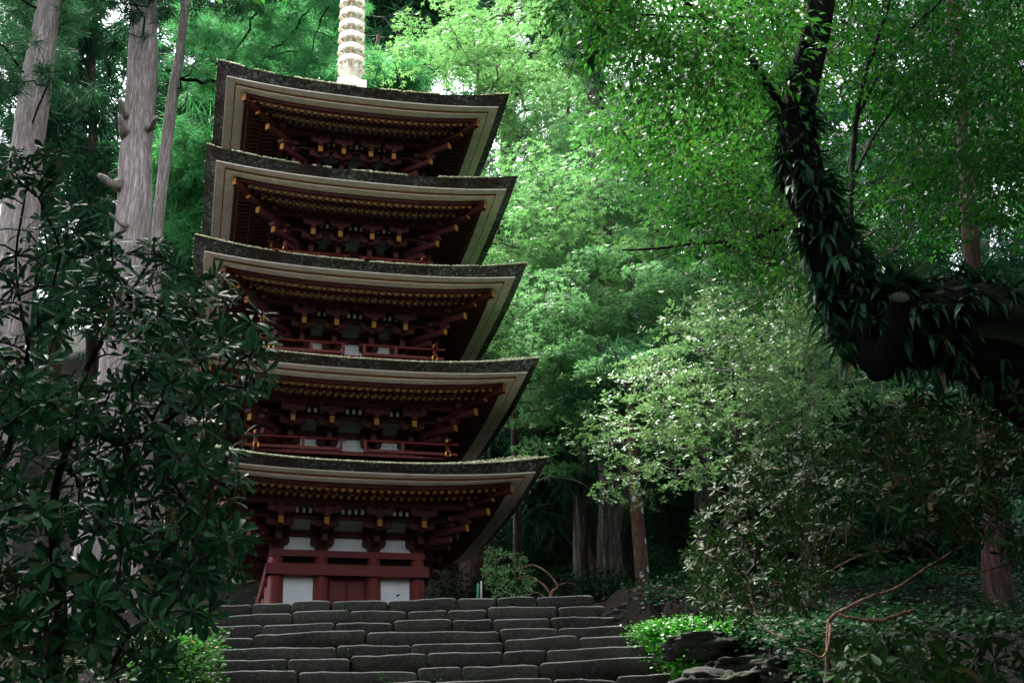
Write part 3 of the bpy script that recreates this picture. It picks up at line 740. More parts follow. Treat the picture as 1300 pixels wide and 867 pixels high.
# ---- the two big pale cedars and others standing on the left
def up_path(pix, Y, extra=12., sink=.5, dY=0.):
    pts = [P(x, y, Y+dY*i) for i, (x, y) in enumerate(pix)]
    d = (pts[-1]-pts[-2]); d /= np.linalg.norm(d); pts.append(pts[-1]+d*extra)
    z0 = gz(pts[0][0], pts[0][1]); d0 = pts[0]-pts[1]; d0 /= np.linalg.norm(d0)
    if pts[0][2] > z0: pts.insert(0, pts[0]+d0*min(8, (pts[0][2]-z0+sink)/max(.3, -d0[2])))
    return pts
def wr(px, Y): return px/2*Y*1.02/FPX        # radius from the width in the photo
def cedar_att(poly, Y0, Y1, n, seed): return poly_pts(poly, Y0, Y1, n, np.random.default_rng(seed))
def tufts(rad, n, s): return lambda a, rng: clumps(a, rad, n, s, rng)
tr = up_path([(-22, 600), (3, 430), (22, 300), (40, 150), (63, 0)], 30)
rr = [.9, .86, .66, .50, .42, .33, .2]; rr = rr[-len(tr):]
tree('cedar_tree', 'big pale grey cedar trunk rising at the far left edge of the photo', 'tree', tr, rr, cedar_att([(-250, -300), (130, -300), (150, 60), (90, 150), (-60, 140), (-200, 100)], 27, 34, 60, 11), [(T_tuft, tufts(.9, 22, .4), L_cedar, 0)], 'tall cedars left of the pagoda', M_cedar, M_darkbark, .02, .10, 1, .6)
tr = up_path([(127, 720), (150, 500), (169, 285), (172, 200), (180, 100), (183, 0)], 29)
rr = [.70, .60, .48, .43, .42, .37, .35, .22]; rr = rr[-len(tr):]
tb = tree('cedar_tree', 'tallest pale pinkish cedar trunk with broken branch stubs, between the leftmost trunk and the pagoda', 'tree', tr, rr, cedar_att([(120, -420), (330, -420), (330, -40), (250, 30), (110, 20)], 26, 33, 50, 12), [(T_tuft, tufts(.9, 22, .4), L_cedar, 0)], 'tall cedars left of the pagoda', M_cedar, M_darkbark, .02, .10, 2, .8, .09, 26)
mb = MB()
for (x0, y0, x1, y1, r) in ((152, 236, 126, 223, .085), (160, 150, 153, 128, .07), (190, 162, 198, 149, .07), (160, 172, 152, 148, .08), (166, 290, 140, 272, .04)):
    a, b = P(x0, y0, 28.7), P(x1, y1, 28.2); m = (a+b)/2+np.array([0, 0, -.08]); mb = MB()
    mb.tube([a, m, (m+b)/2+np.array([0, 0, .03]), b, b+(b-m)*.12], [r*2.0, r*1.15, r*.95, r*.8, r*.3], 9, rfun=lambda a_, f, p: 1+.16*np.sin(a_*3+f*5)+.1*np.sin(a_*7)); shift(mb, tb.location).build('broken_branch', M_paletwig if x0 < 156 else M_cedar, tb)
tr = up_path([(185, 560), (197, 330), (208, 215), (218, 130), (228, 70), (236, 0)], 31)
rr = [.2, .18, .17, .16, .155, .14, .12, .08]; rr = rr[-len(tr):]
tree('cedar_tree', 'thinner dark topped cedar close behind the right side of the tall pinkish trunk', 'tree', tr, rr, cedar_att([(190, -200), (420, -200), (440, 60), (330, 100), (262, 120), (225, 60)], 29, 35, 55, 13), [(T_tuft, tufts(.75, 22, .38), L_cedarb, 0)], 'tall cedars left of the pagoda', M_cedar, M_darkbark, .02, .09, 3, .45)
FAR = [ # foot px, Y, top width, outline, tufts, clump radius, leaf, bark, label
 (112, 46, 14, [(20, -60), (160, -60), (160, 330), (110, 420), (30, 420), (30, 200)], 120, L_cedar, 'thin reddish trunked cedar with dark drooping foliage seen between the two big pale trunks'),
 (60, 52, 16, [(-60, -60), (60, -40), (50, 560), (-60, 600)], 110, L_cedar, 'dark cedar filling the gap behind the leftmost trunk'),
 (250, 42, 16, [(205, 100), (285, 60), (285, 260), (265, 520), (210, 560), (205, 300)], 110, L_cedar, 'dark green cedar whose foliage fills the strip between the pinkish trunk and the pagoda roofs'),
 (300, 50, 18, [(200, -80), (470, -80), (450, 60), (300, 90), (210, 110)], 90, L_cedar, 'dark cedar crown above the left corner of the topmost roof'),
 (395, 44, 18, [(318, 20), (430, 15), (440, 70), (425, 112), (350, 100), (300, 80)], 60, L_cedarb, 'bright green cedar crown just left of the bronze finial above the top roof'),
 (245, 38, 14, [(212, 165), (275, 150), (272, 250), (262, 330), (240, 300), (212, 230)], 45, L_cedarb, 'light green tufted young cedar hugging the left edge of the upper roofs'),
 (522, 48, 22, [(455, -60), (600, -60), (600, 60), (540, 90), (520, 120), (462, 115), (455, 20)], 90, L_cedar, 'reddish trunked cedar rising just right of the bronze finial'),
 (480, 40, 12, [(468, 90), (510, 85), (515, 115), (470, 118)], 16, L_cedarb, 'small round bright cedar tuft over the ridge right of the finial'),
 (640, 55, 18, [(560, -80), (780, -80), (800, 60), (720, 130), (640, 110), (580, 60)], 70, L_cedar, 'dark cedar behind the light green leaves above the right roof corners'),
 (700, 44, 18, [(630, 220), (760, 150), (800, 300), (790, 460), (700, 560), (640, 560), (620, 420)], 130, L_cedar, 'deep teal drooping cedar just right of the middle roofs'),
 (880, 50, 18, [(780, 120), (1000, 100), (1040, 420), (900, 560), (790, 520)], 130, L_cedar, 'deep green cedar half hidden behind the pale leaves right of the pagoda'),
 (1180, 46, 20, [(1000, -60), (1340, -60), (1340, 420), (1020, 420)], 190, L_cedar, 'dark cedar filling the right background behind the leaning trunk'),
 (1210, 30, 18, [(1000, 430), (1330, 420), (1330, 690), (1090, 720), (1000, 620)], 120, L_cedar, 'low dark cedar in the deep shade under the leaning trunk'),
 (960, 33, 14, [(820, 560), (1010, 540), (1040, 700), (900, 730), (830, 680)], 60, L_cedar, 'low dark cedar in the deep shade under the pale shrub'),
 (690, 36, 14, [(640, 520), (740, 500), (760, 590), (700, 640), (650, 640)], 50, L_cedar, 'low dark cedar beside the right corner of the lowest roof'),
]
for k, (px, yy, wpx, poly, n, lm, lab) in enumerate(FAR):
    cx = np.mean([p[0] for p in poly]); ys = [p[1] for p in poly]; g = P(px, 650, yy); z0 = gz(g[0], g[1])
    top = P(px, min(ys)-40, yy+1); fo = np.array([g[0], g[1], z0-.3]); mid = (fo+top)/2+np.array([.2, 0, 0]); r = wr(wpx, yy)
    tree('cedar_tree', lab, 'tree', [fo, mid, top], [r*1.25, r, r*.45], cedar_att(poly, yy-5, yy+4, n, 30+k), [(T_tuft if k % 2 else T_tuft2, tufts(.95, 10, .72), lm, 0)], 'cedars beyond the pagoda', M_redbark, M_darkbark, .02, .10, 40+k, .1, .05, 14)
# a wood further up the slope
for k in range(13):
    px = -80+k*122+RNG.normal()*20; yy = 64+10*RNG.random(); g = P(px, 400, yy); z0 = gz(g[0], g[1]); 
    if g[0] < -3: ph = 17
    else: ph = 20
    fo = np.array([g[0], g[1], z0-.3]); top = P(px, -220, yy+2); top[2] = max(top[2], z0+ph)
    left = px < 560
    poly = [(px-75, -200), (px+75, -200), (px+85, 560), (px-85, 560)]
    tree('cedar_tree', 'far cedar of the rearmost row, '+['beyond the left edge of the photo', 'behind the leftmost pale trunk', 'behind the tall pinkish trunk', 'behind the left corner of the top roof', 'directly behind the bronze finial', 'just right of the finial', 'behind the light maple above the top roof', 'behind the leaves right of the top roof', 'behind the long branch of the leaning tree', 'behind the upright stem of the leaning tree', 'behind the slender stems of the leaning tree', 'in the top right corner of the photo', 'beyond the right edge of the photo'][k], 'tree',
         [fo, (fo+top)/2, top], [.4, .32, .12], cedar_att(poly, yy-4, yy+4, 50 if left else 75, 70+k), [(T_tuft2, tufts(1.6, 9, 1.1), L_far, 0)], 'rearmost row of cedars on the hillside', M_redbark, M_darkbark, .03, .12, 70+k, .1, .04, 10)
# ---- light broadleaf trees right of the pagoda
def spr(rad, n, s, flat=.35, tilt=.45): return lambda a, rng: sprays(a, None, rad, n, s, rng, flat, tilt)
def bl(label, fpx, fpy, Y, top, poly, Y0, Y1, n, spec, seed, r0=.16, tm=M_greybark, bm=M_paletwig, cat='tree', name='maple_tree', **kw):
    f = P(fpx, fpy, Y); f[2] = gz(f[0], f[1])-.2; t = P(top[0], top[1], Y+top[2]); m = (f+t)/2+np.array([.3, .2, 0])
    return tree(name, label, cat, [f, f*.7+t*.3+np.array([.1, 0, 0]), m, t], [r0*1.2, r0, r0*.75, r0*.25], poly_pts(poly, Y0, Y1, n, np.random.default_rng(seed))+np.random.default_rng(seed+1).normal(size=(n, 3))*(Y*.028), spec, None, tm, bm, seed=seed, **kw)
bl('light yellow green maple spreading above the right corner of the top roof', 600, 640, 34, (606, 70, 0), [(525, 70), (560, 20), (700, -40), (800, -20), (810, 130), (740, 200), (650, 190), (640, 120), (560, 112), (530, 100)], 31, 38, 150, [(T_maple, spr(.8, 125, .148, .3, .3), L_maple, 0)], 201, rmax=.08)
bl('pale grey green broadleaf tree filling the middle between the pagoda and the vivid green leaves', 730, 640, 32, (720, 120, 0), [(610, 190), (650, 130), (800, 100), (880, 180), (870, 330), (800, 420), (680, 440), (640, 440), (615, 230)], 26.5, 34, 170, [(T_maple, spr(.8, 120, .135, .3, .3), L_maple2, 0)], 202, rmax=.08)
bl('yellow green maple whose layered sprays overhang the third roof corner', 755, 640, 29, (760, 240, 0), [(650, 280), (700, 240), (780, 260), (880, 300), (900, 380), (800, 420), (700, 420), (650, 400)], 25, 29, 100, [(T_maple, spr(.7, 125, .13, .3, .3), L_maple, 0)], 203, rmax=.07)
bl('grey green maple with drooping sprays beside the two lowest roof corners', 745, 690, 25, (800, 330, 0), [(640, 400), (720, 380), (900, 370), (930, 450), (820, 480), (760, 520), (690, 570), (640, 590), (650, 540), (690, 500)], 22.5, 26.5, 150, [(T_maple, spr(.6, 150, .105, .3, .3), L_maple2, 0)], 204, rmax=.06)
bl('broadleaf tree with mid green leaves behind the leaning dark trunk', 1010, 650, 24, (1000, 120, 0), [(850, 60), (1010, -60), (1330, -60), (1330, 330), (1180, 380), (1020, 390), (900, 380), (860, 250)], 21, 27, 210, [(T_small, spr(.7, 150, .105), L_deep, 0)], 205, rmax=.08, name='broadleaf_tree')
# ---- pale flowering shrub
sh = bl('pale grey green shrub with bare silvery twigs, catching the light right of centre', 905, 730, 20, (930, 470, 0), [(752, 560), (790, 520), (850, 470), (900, 430), (960, 398), (1040, 392), (1080, 430), (1110, 480), (1050, 540), (985, 535), (930, 565), (870, 575), (800, 575)], 18, 22.5, 270, [(T_small, lambda a, rng: whorls(np.repeat(a, 18, 0)+rng.normal(size=(len(a)*18, 3))*[.27, .27, .07], rng.normal(size=(len(a)*18, 3))*.5+[0, -.2, 1], 6, .085, rng), L_asebi, 0)], 210, r0=.07, tm=M_twig, bm=M_paletwig, cat='shrub', name='shrub', rmax=.04, rtip=.006, bend=.25)
# ---- trunks standing on the right
def post(label, pix, Y, wpx, m, ridges=.07, n=24, extra=10, name='cedar_tree', flare=1.35, crown=None, seed=5, spec=None):
    tr = up_path(pix, Y, extra, .3); rr = [wr(wv, Y) for wv in wpx]
    while len(rr) < len(tr)-1: rr.insert(0, rr[0]*flare)
    rr.append(rr[-1]*.6)
    att = crown if crown is not None else np.zeros((0, 3))
    return tree(name, label, 'tree', tr, rr, att, (spec or [(T_tuft, tufts(.8, 14, .5), L_cedar, 0)]) if len(att) else [], 'tree trunks right of the pagoda', m, M_darkbark, .02, .1, seed, .6, ridges, n, crown='crown')
post('massive grey fissured cedar trunk standing right of the lowest roof', [(786, 752), (784, 660), (780, 590), (776, 480), (770, 380)], 30, [52, 42, 40, 38, 34], M_greybark, .12, 30, 9, crown=cedar_att([(700, -300), (860, -300), (860, 100), (700, 100)], 26, 31, 30, 90))
post('slender red brown trunk dotted with white lichen beside the massive grey one', [(819, 775), (812, 690), (804, 600), (800, 540), (800, 500)], 21.5, [19, 17, 16, 13, 8], M_spotbark, .03, 16, .5, crown=cedar_att([(780, 440), (850, 440), (850, 500), (780, 500)], 21.5, 24, 6, 91), name='lichened_tree')
post('stout dark reddish trunk with flared foot under the right roof eave', [(605, 770), (604, 720), (598, 660), (594, 560)], 28.5, [50, 42, 34, 30], M_redbark, .12, 26, 9, seed=6)
post('thin straight dark trunk just right of the lowest roof tip', [(658, 745), (657, 690), (655, 600), (652, 520)], 27.5, [12, 11, 10, 9], M_redbark, .05, 12, .5, seed=7)
post('thin crooked reddish trunk left of the massive grey trunk', [(752, 690), (747, 640), (743, 580), (738, 480)], 33, [12, 9, 8, 7], M_redbark, .05, 12, 2, seed=8)
post('thin white flecked sapling stem leaning close to the thin dark trunk', [(653, 735), (653, 680), (654, 640), (660, 600)], 27, [3.5, 3, 3, 2.5], M_paletwig, .05, 8, .3, name='sapling', seed=9)
post('reddish trunk standing in the shade behind the pale shrub', [(1038, 620), (1030, 560), (1022, 500), (1015, 400)], 27, [22, 20, 19, 17], M_redbark, .06, 16, 8, seed=10)
post('second reddish trunk close right of the one behind the pale shrub', [(1047, 620), (1046, 570), (1046, 520), (1044, 430)], 28, [14, 12, 12, 11], M_redbark, .06, 14, 8, seed=12)
post('mossy trunk in the deep shade under the pale shrub', [(893, 690), (891, 620), (893, 570), (896, 500)], 26, [26, 20, 16, 15], M_greybark, .08, 16, 7, seed=13)
rq = np.random.default_rng(141); shade_crown = np.stack([rq.uniform(.5, 13, 420), rq.uniform(15, 29, 420), rq.uniform(17, 29, 420)], 1); shade_crown = shade_crown[(shade_crown[:, 2] > EYE+shade_crown[:, 1]*.86+1.2)&(shade_crown[:, 2] < EYE+shade_crown[:, 1]*.86+5)]  # unseen crown hung on the next trunk, added to shade the right bank
post('dark brown trunk behind the twigs at the lower right, with added shade crown', [(1268, 760), (1262, 700), (1256, 620), (1250, 540)], 17, [40, 30, 26, 24], M_redbark, .08, 20, 15, seed=14, crown=shade_crown, spec=[(T_small, spr(1.3, 120, .26, .5, .5), L_deep, 0)])
# ---- foreground leaning dark tree
YT = 9.0
tr = [P(1560, 900, 10.5), P(1420, 590, 9.8), P(1310, 455, 9.4), P(1235, 415, 9.1), P(1165, 415, YT), P(1105, 405, YT), P(1072, 360, YT), P(1046, 295, YT), P(1022, 225, YT), P(1013, 150, YT), P(1026, 80, YT), P(1040, 10, YT), P(1050, -120, YT), P(1000, -320, 9.2), P(1040, -520, 9.6)]
rr = [.38, .38, .40, .38, .30, .27, .21, .17, .145, .125, .112, .105, .10, .085, .05]
lt = empty('leaning_tree', tr[0], 'black leaning tree with a thick curved trunk hung with ferns, in the right foreground', 'tree')
mb = MB(); q = trunk_mesh(mb, tr, rr, 36, 150, .17, 3); shift(mb, tr[0]).build('trunk', M_darkbark, lt)
mb = MB(); a = [P(1112, 470, 8.8), P(1128, 440, 8.65), P(1140, 402, 8.5), P(1143, 378, 8.36)]; trunk_mesh(mb, a, [.13, .105, .082, .068], 18, 20, .12, 4)
shift(mb, tr[0]).build('cut_branch', M_darkbark, lt)
mb = MB(); d = (a[3]-a[2]); d /= np.linalg.norm(d); mb.tube([a[3]-d*.002, a[3]+d*.006], [.067, .064], 18); shift(mb, tr[0]).build('cut_face', M_cut, lt)
mb = MB(); trunk_mesh(mb, [P(1095, 420, 8.9), P(1108, 450, 8.8), P(1112, 470, 8.75), P(1108, 482, 8.75)], [.17, .14, .09, .03], 16, 20, .08, 9); shift(mb, tr[0]).build('burl', M_darkbark, lt)
def limb(pix, r, m, parent, loc, name='limb', n=10, dz=0):
    mb = MB(); pts = [P(x, y, Y) for x, y, Y in pix]; qq = smooth_path(np.column_stack([pts, np.linspace(r[0], r[1], len(pts))]), len(pts)*6)
    qq[1:-1, :3] += RNG.normal(size=(len(qq)-2, 3))*r[1]*.35
    mb.tube(qq[:, :3], qq[:, 3], n); shift(mb, loc).build(name, m, parent); return [p[:3] for p in qq]
L1 = limb([(1000, 145, 9), (975, 110, 8.9), (955, 75, 8.8), (925, 45, 8.7), (885, 15, 8.6), (850, -20, 8.5)], (.035, .014), M_darkbark, lt, tr[0])
L2 = limb([(925, 45, 8.7), (900, 25, 8.6), (860, 22, 8.4), (810, 18, 8.2), (770, 14, 8.1)], (.016, .006), M_darkbark, lt, tr[0], n=7)
L3 = limb([(1085, 330, 9.3), (1080, 280, 9.5), (1083, 200, 9.7), (1090, 130, 9.8), (1110, 60, 9.9), (1130, 0, 10)], (.035, .016), M_darkbark, lt, tr[0])
L4 = limb([(1088, 150, 9.8), (1110, 105, 9.9), (1145, 50, 10), (1195, 0, 10.1), (1240, -60, 10.2)], (.02, .010), M_darkbark, lt, tr[0], n=7)
L5 = limb([(1086, 220, 9.7), (1115, 165, 9.9), (1150, 120, 10), (1190, 75, 10.2)], (.012, .005), M_darkbark, lt, tr[0], n=6)
L6 = limb([(995, 130, 12.2), (950, 138, 12), (900, 150, 11.8), (850, 160, 11.5), (800, 178, 11.2)], (.03, .010), M_twig, lt, tr[0], n=8)
L7 = limb([(1040, 260, 12), (990, 290, 12), (940, 305, 12), (890, 308, 12), (840, 315, 12), (790, 318, 11.8)], (.03, .010), M_twig, lt, tr[0], n=8)
A1 = poly_pts([(700, -60), (1000, -60), (1000, 110), (930, 130), (820, 120), (760, 60), (700, 20)], 7.5, 10.5, 110, np.random.default_rng(301))
A2 = poly_pts([(770, 130), (1000, 80), (1040, 300), (1020, 380), (900, 330), (860, 240), (780, 200)], 10, 13.5, 130, np.random.default_rng(302))
A3 = poly_pts([(1040, -60), (1320, -60), (1320, 260), (1200, 300), (1090, 260), (1050, 120)], 9, 13, 170, np.random.default_rng(303))
mb = MB(); rg = np.random.default_rng(5)
skeleton(mb, L1+L2, A1, .0022, .012, 4, .12, rg); skeleton(mb, L6+L7, A2, .0025, .012, 4, .12, rg); skeleton(mb, L3+L4+L5, A3, .0025, .014, 4, .12, rg)
shift(mb, tr[0]).build('twig', M_twig, lt, 'stuff')
p_, R_, s_ = sprays(np.concatenate([A1, A2, A3]), None, .42, 85, .07, rg, .5, .5)
nA = (len(A1)+len(A2))*85; shaded_ = p_[:, 0] > 3.4  # leaves on the right get a darker green, shade put into the colour
scatter('foliage', T_leaf, p_[~shaded_], R_[~shaded_], s_[~shaded_], L_green, lt, nparts=180, rng=rg); scatter('foliage', T_leaf, p_[shaded_], R_[shaded_], s_[shaded_], L_deep, lt, nparts=70, rng=rg)
# crown of the same tree above the picture, spread out to shade the right side
A4 = np.stack([rg.uniform(-.6, 14, 1000), rg.uniform(2, 20, 1000), rg.uniform(9, 21, 1000)], 1); A4 = A4[(A4[:, 0] > 1.6)|(A4[:, 1] > 15)]; A4 = A4[(A4[:, 2] > EYE+A4[:, 1]*.86+1)&(A4[:, 2] < EYE+A4[:, 1]*.86+4.5)]
mb = MB(); skeleton(mb, [p[:3] for p in q[-30:]], A4, .004, .06, 5, .12, rg); shift(mb, tr[0]).build('upper_limb', M_darkbark, lt, 'stuff')
p_, R_, s_ = sprays(A4, None, 1.1, 110, .22, rg, .5, .5); scatter('upper_foliage', T_small, p_, R_, s_, L_green, lt, rng=rg)
# strap ferns on the trunk
NC = 680; qi = np.where(rg.random(NC) < .9, rg.integers(6, 84, NC), rg.integers(84, 104, NC)); pk = q[qi]; tg = q[qi+1, :3]-q[qi-1, :3]; tg /= np.linalg.norm(tg, axis=1, keepdims=True)
off = rg.normal(size=(NC, 3)); off -= tg*(off*tg).sum(1, keepdims=True); off /= np.linalg.norm(off, axis=1, keepdims=True)
ok = off[:, 2] > rg.random(NC)*1.6-.9; pk, off = pk[ok], off[ok]; cen = pk[:, :3]+off*pk[:, 3:4]*1.0
bo = rg.normal(size=(45, 3)); bo[:, 1] = -np.abs(bo[:, 1])*.8; bo /= np.linalg.norm(bo, axis=1, keepdims=True)      # tufts on the elbow and its underside
bc = np.array([P(1092, 425, 8.95), P(1105, 445, 8.85), P(1180, 440, 9.0), P(1240, 450, 9.1), P(1290, 490, 9.3)])[rg.integers(0, 5, 45)]
cen = np.concatenate([cen, bc+bo*[.2, .27, .2]]); off = np.concatenate([off, bo]); kc = rg.integers(4, 13, len(cen)); csz = np.repeat(.10+.11*rg.random(len(cen)), kc)
pos = np.repeat(cen, kc, 0)+rg.normal(size=(kc.sum(), 3))*.018; off = np.repeat(off, kc, 0)
ax = off*.9+rg.normal(size=off.shape)*.62; ax[:, 2] -= .12
sf = empty('strap_ferns', tr[4], 'drooping strap leaved ferns growing along the thick black leaning trunk', 'fern')
scatter('fern_leaf', T_strap, pos, frames(ax, off*.3+[0, 0, 1.]), csz*(.6+.6*rg.random(len(pos))), L_strap, sf, nparts=260, rng=rg)
# ---- rhododendron of the left foreground
def bush(name, label, polys, trunks, L, k, m, bm, seed, nparts, per=1, up=.35, rtip=.004, rmax=.05, extra=None, cat='shrub', bend=.15, toward=(0, -.6, .5)):
    rng = np.random.default_rng(seed); att = np.concatenate([poly_pts(pl, y0, y1, n, rng) for pl, y0, y1, n in polys])
    base = trunks[0][0][0]; o = empty(name, base, label, cat); tq = []
    for pts, r0, r1 in trunks:
        mb = MB(); qq = smooth_path(np.column_stack([pts, np.linspace(r0, r1, len(pts))]), len(pts)*7); qq[1:-1, :3] += rng.normal(size=(len(qq)-2, 3))*r1*.25
        mb.tube(qq[:, :3], qq[:, 3], 9); shift(mb, base).build('branch', bm, o); tq += [p[:3] for p in qq]
    mb = MB(); nodes, r = skeleton(mb, tq, att, rtip, rmax, 5, bend, rng, .1, .42); shift(mb, base).build('twig', M_twig, o, 'stuff')
    c = att.mean(0); d = att-c; d /= np.linalg.norm(d, axis=1, keepdims=True)
    d = d*.5+np.array(toward)+rng.normal(size=d.shape)*.45
    h = rng.random(len(att)) < .62
    for sel, T, u_, f in ((h, T_rhodo, up, .62), (~h, T_rhodo_b, up*.4, .38)):
        pos, R, s = whorls(att[sel], d[sel], k, L, rng, u_); scatter('foliage', T, pos, R, s, m, o, nparts=int(nparts*f), rng=rng)
    return o
lb = [([(-60, 210), (30, 195), (95, 245), (130, 290), (150, 330), (140, 430), (60, 420), (-60, 420)], 5.6, 7.2, 80),
      ([(0, 165), (70, 175), (95, 200), (80, 235), (20, 230)], 5.6, 6.3, 9),
      ([(130, 300), (200, 300), (240, 345), (300, 350), (335, 400), (345, 470), (300, 520), (150, 520), (130, 420)], 5.6, 7.4, 165),
      ([(-60, 420), (60, 430), (90, 500), (60, 640), (-60, 660)], 5.2, 7.0, 115),
      ([(80, 480), (300, 490), (310, 560), (300, 660), (320, 700), (260, 790), (190, 760), (150, 640), (80, 620)], 5.6, 7.6, 235),
      ([(-60, 640), (150, 640), (190, 740), (240, 800), (200, 870), (-60, 880)], 5.0, 7.4, 150)]
trk = [([P(60, 960, 6.4), P(66, 860, 6.4), P(78, 770, 6.4), P(68, 690, 6.4), P(70, 620, 6.4), P(95, 540, 6.4), P(110, 470, 6.4), P(150, 400, 6.4), P(190, 330, 6.5)], .035, .008),
       ([P(-40, 790, 5.8), P(20, 785, 6.0), P(75, 768, 6.3), P(110, 750, 6.3), P(160, 746, 6.3), P(215, 700, 6.3)], .016, .006),
       ([P(100, 755, 6.3), P(115, 780, 6.2), P(118, 815, 6.1), P(145, 855, 6.0), P(160, 890, 6.0)], .011, .008),
       ([P(95, 540, 6.4), P(160, 560, 6.4), P(230, 520, 6.5), P(290, 460, 6.5), P(330, 420, 6.5)], .02, .006),
       ([P(-60, 700, 6.2), P(0, 600, 6.2), P(25, 500, 6.3), P(36, 440, 6.3), P(32, 410, 6.3), P(0, 395, 6.3)], .018, .006),
       ([P(36, 440, 6.3), P(20, 340, 6.3), P(30, 260, 6.2), P(40, 200, 6.2)], .010, .004)]
bush('rhododendron', 'large dark glossy rhododendron filling the left foreground', lb, trk, .098, 10, L_rhodo, M_darkbark, 401, 290)
# ---- rhododendrons on the right
rb = [([(870, 720), (885, 650), (930, 590), (1000, 545), (1080, 560), (1120, 620), (1080, 700), (1040, 760), (960, 800), (885, 775)], 11.5, 14.5, 520),
      ([(1080, 560), (1100, 515), (1180, 500), (1320, 490), (1320, 620), (1200, 640), (1120, 640)], 9, 12, 330),
      ([(1120, 640), (1330, 620), (1330, 740), (1250, 690), (1170, 690), (1100, 720)], 9.5, 12, 80)]
PB = lambda *a: [P(x, y, Y) for x, y, Y in a]
rt = [(PB((1046, 930, 10.6), (1050, 850, 10.6), (1052, 800, 10.6), (1058, 782, 10.6), (1100, 760, 10.6), (1140, 745, 10.7), (1175, 722, 10.8), (1210, 700, 10.8), (1230, 685, 10.9), (1236, 662, 10.9)), .022, .008),
      (PB((1190, 715, 10.8), (1200, 727, 10.8), (1235, 727, 10.8), (1265, 720, 10.9), (1285, 716, 11)), .012, .006),
      (PB((1192, 712, 10.8), (1180, 698, 10.7), (1160, 688, 10.6), (1144, 674, 10.5)), .010, .005),
      (PB((1058, 722, 11.4), (1085, 708, 11.4), (1110, 701, 11.5), (1135, 698, 11.6)), .010, .006),
      (PB((1060, 780, 10.6), (1090, 786, 10.5), (1118, 788, 10.5), (1135, 782, 10.5), (1160, 775, 10.6)), .013, .018),
      (PB((1054, 790, 10.6), (1052, 815, 10.4), (1044, 834, 10.3), (1025, 826, 10.3), (1008, 822, 10.3)), .011, .006),
      (PB((1168, 668, 10.8), (1180, 654, 10.8), (1205, 657, 10.8), (1240, 656, 10.9), (1262, 668, 11), (1290, 666, 11)), .010, .008),
      (PB((1300, 570, 10.4), (1280, 575, 10.4), (1255, 590, 10.4), (1238, 620, 10.6), (1228, 660, 10.8)), .012, .010),
      (PB((948, 730, 12), (960, 780, 11.8), (975, 800, 11.6), (1000, 812, 11.4)), .009, .006)]
bush('rhododendron', 'dark olive rhododendron with bare pinkish branches at the lower right', rb, rt, .10, 9, L_rhodo2, M_pinktwig, 402, 290, rmax=.02, rtip=.003, bend=.22)
for lab, poly, y0, y1, n, L, mm, foot_, sd2 in (
    ('low rhododendron with long drooping leaves at the bottom right corner', [(1090, 800), (1180, 790), (1310, 810), (1310, 890), (1060, 880), (1050, 830)], 9.5, 12, 75, .17, L_rhodo2, (1200, 960, 10.2), 403),
    ('small light green rhododendron seedling at the lower middle right', [(1010, 590), (1010, 590), (1000, 600), (930, 560), (925, 590), (935, 640), (960, 640)], 13, 14, 12, .12, L_rhodo2, (950, 760, 13.6), 404),
    ('round glossy bush growing at the top of the steps right of the pagoda', [(612, 700), (640, 690), (668, 705), (680, 735), (672, 762), (615, 762)], 20.3, 21.4, 120, .085, L_asebi, (640, 775, 20.8), 405),
    ('small dark bush at the lower left corner beneath the big rhododendron', [(0, 760), (120, 760), (210, 800), (210, 880), (0, 880)], 7.6, 9.2, 60, .13, L_rhodo2, (90, 960, 8.4), 406)):
    f = P(*foot_); 
    bush('evergreen_bush', lab, [(poly, y0, y1, n)], [([f-[0, 0, .25], (f+P(np.mean([p[0] for p in poly]), np.mean([p[1] for p in poly]), (y0+y1)/2))/2], .015, .006)], L, 7, mm, M_twig, sd2, 60, rtip=.003)
# bare twig by the round bush
o = empty('bare_branch', P(697, 775, 20), 'bare arching pinkish branch at the top of the steps', 'branch')
limb([(697, 772, 20), (700, 752, 20), (708, 744, 20), (696, 728, 20), (680, 718, 20), (668, 718, 20), (655, 724, 20)], (.026, .008), M_pinktwig, o, o.location, 'stem', 8)
limb([(699, 755, 20), (690, 742, 20), (672, 732, 20), (652, 734, 20)], (.018, .007), M_pinktwig, o, o.location, 'side_shoot', 7)
limb([(694, 760, 20), (682, 752, 20), (668, 756, 20)], (.013, .006), M_pinktwig, o, o.location, 'side_shoot', 7)
limb([(706, 745, 20), (716, 740, 20), (732, 741, 20)], (.010, .004), M_pinktwig, o, o.location, 'side_shoot', 6)
for nm, lab, a, b, r, m in (('garden_stake', 'green coated stake at the top of the steps', (606, 772, 19.9), (607, 741, 19.9), .022, M_stake), ('wooden_stake', 'thin pale wooden stake beside the green one', (611, 772, 19.75), (611, 738, 19.75), .014, M_pale)):
    mb = MB(); pa, pb = P(*a), P(*b); mb.tube([pa-[0, 0, .2], pb, pb+[0, 0, .012]], [r, r, r*.4], 8); o = shift(mb, pa).build(nm, m); o.location = pa; tag(o, lab, 'stake')
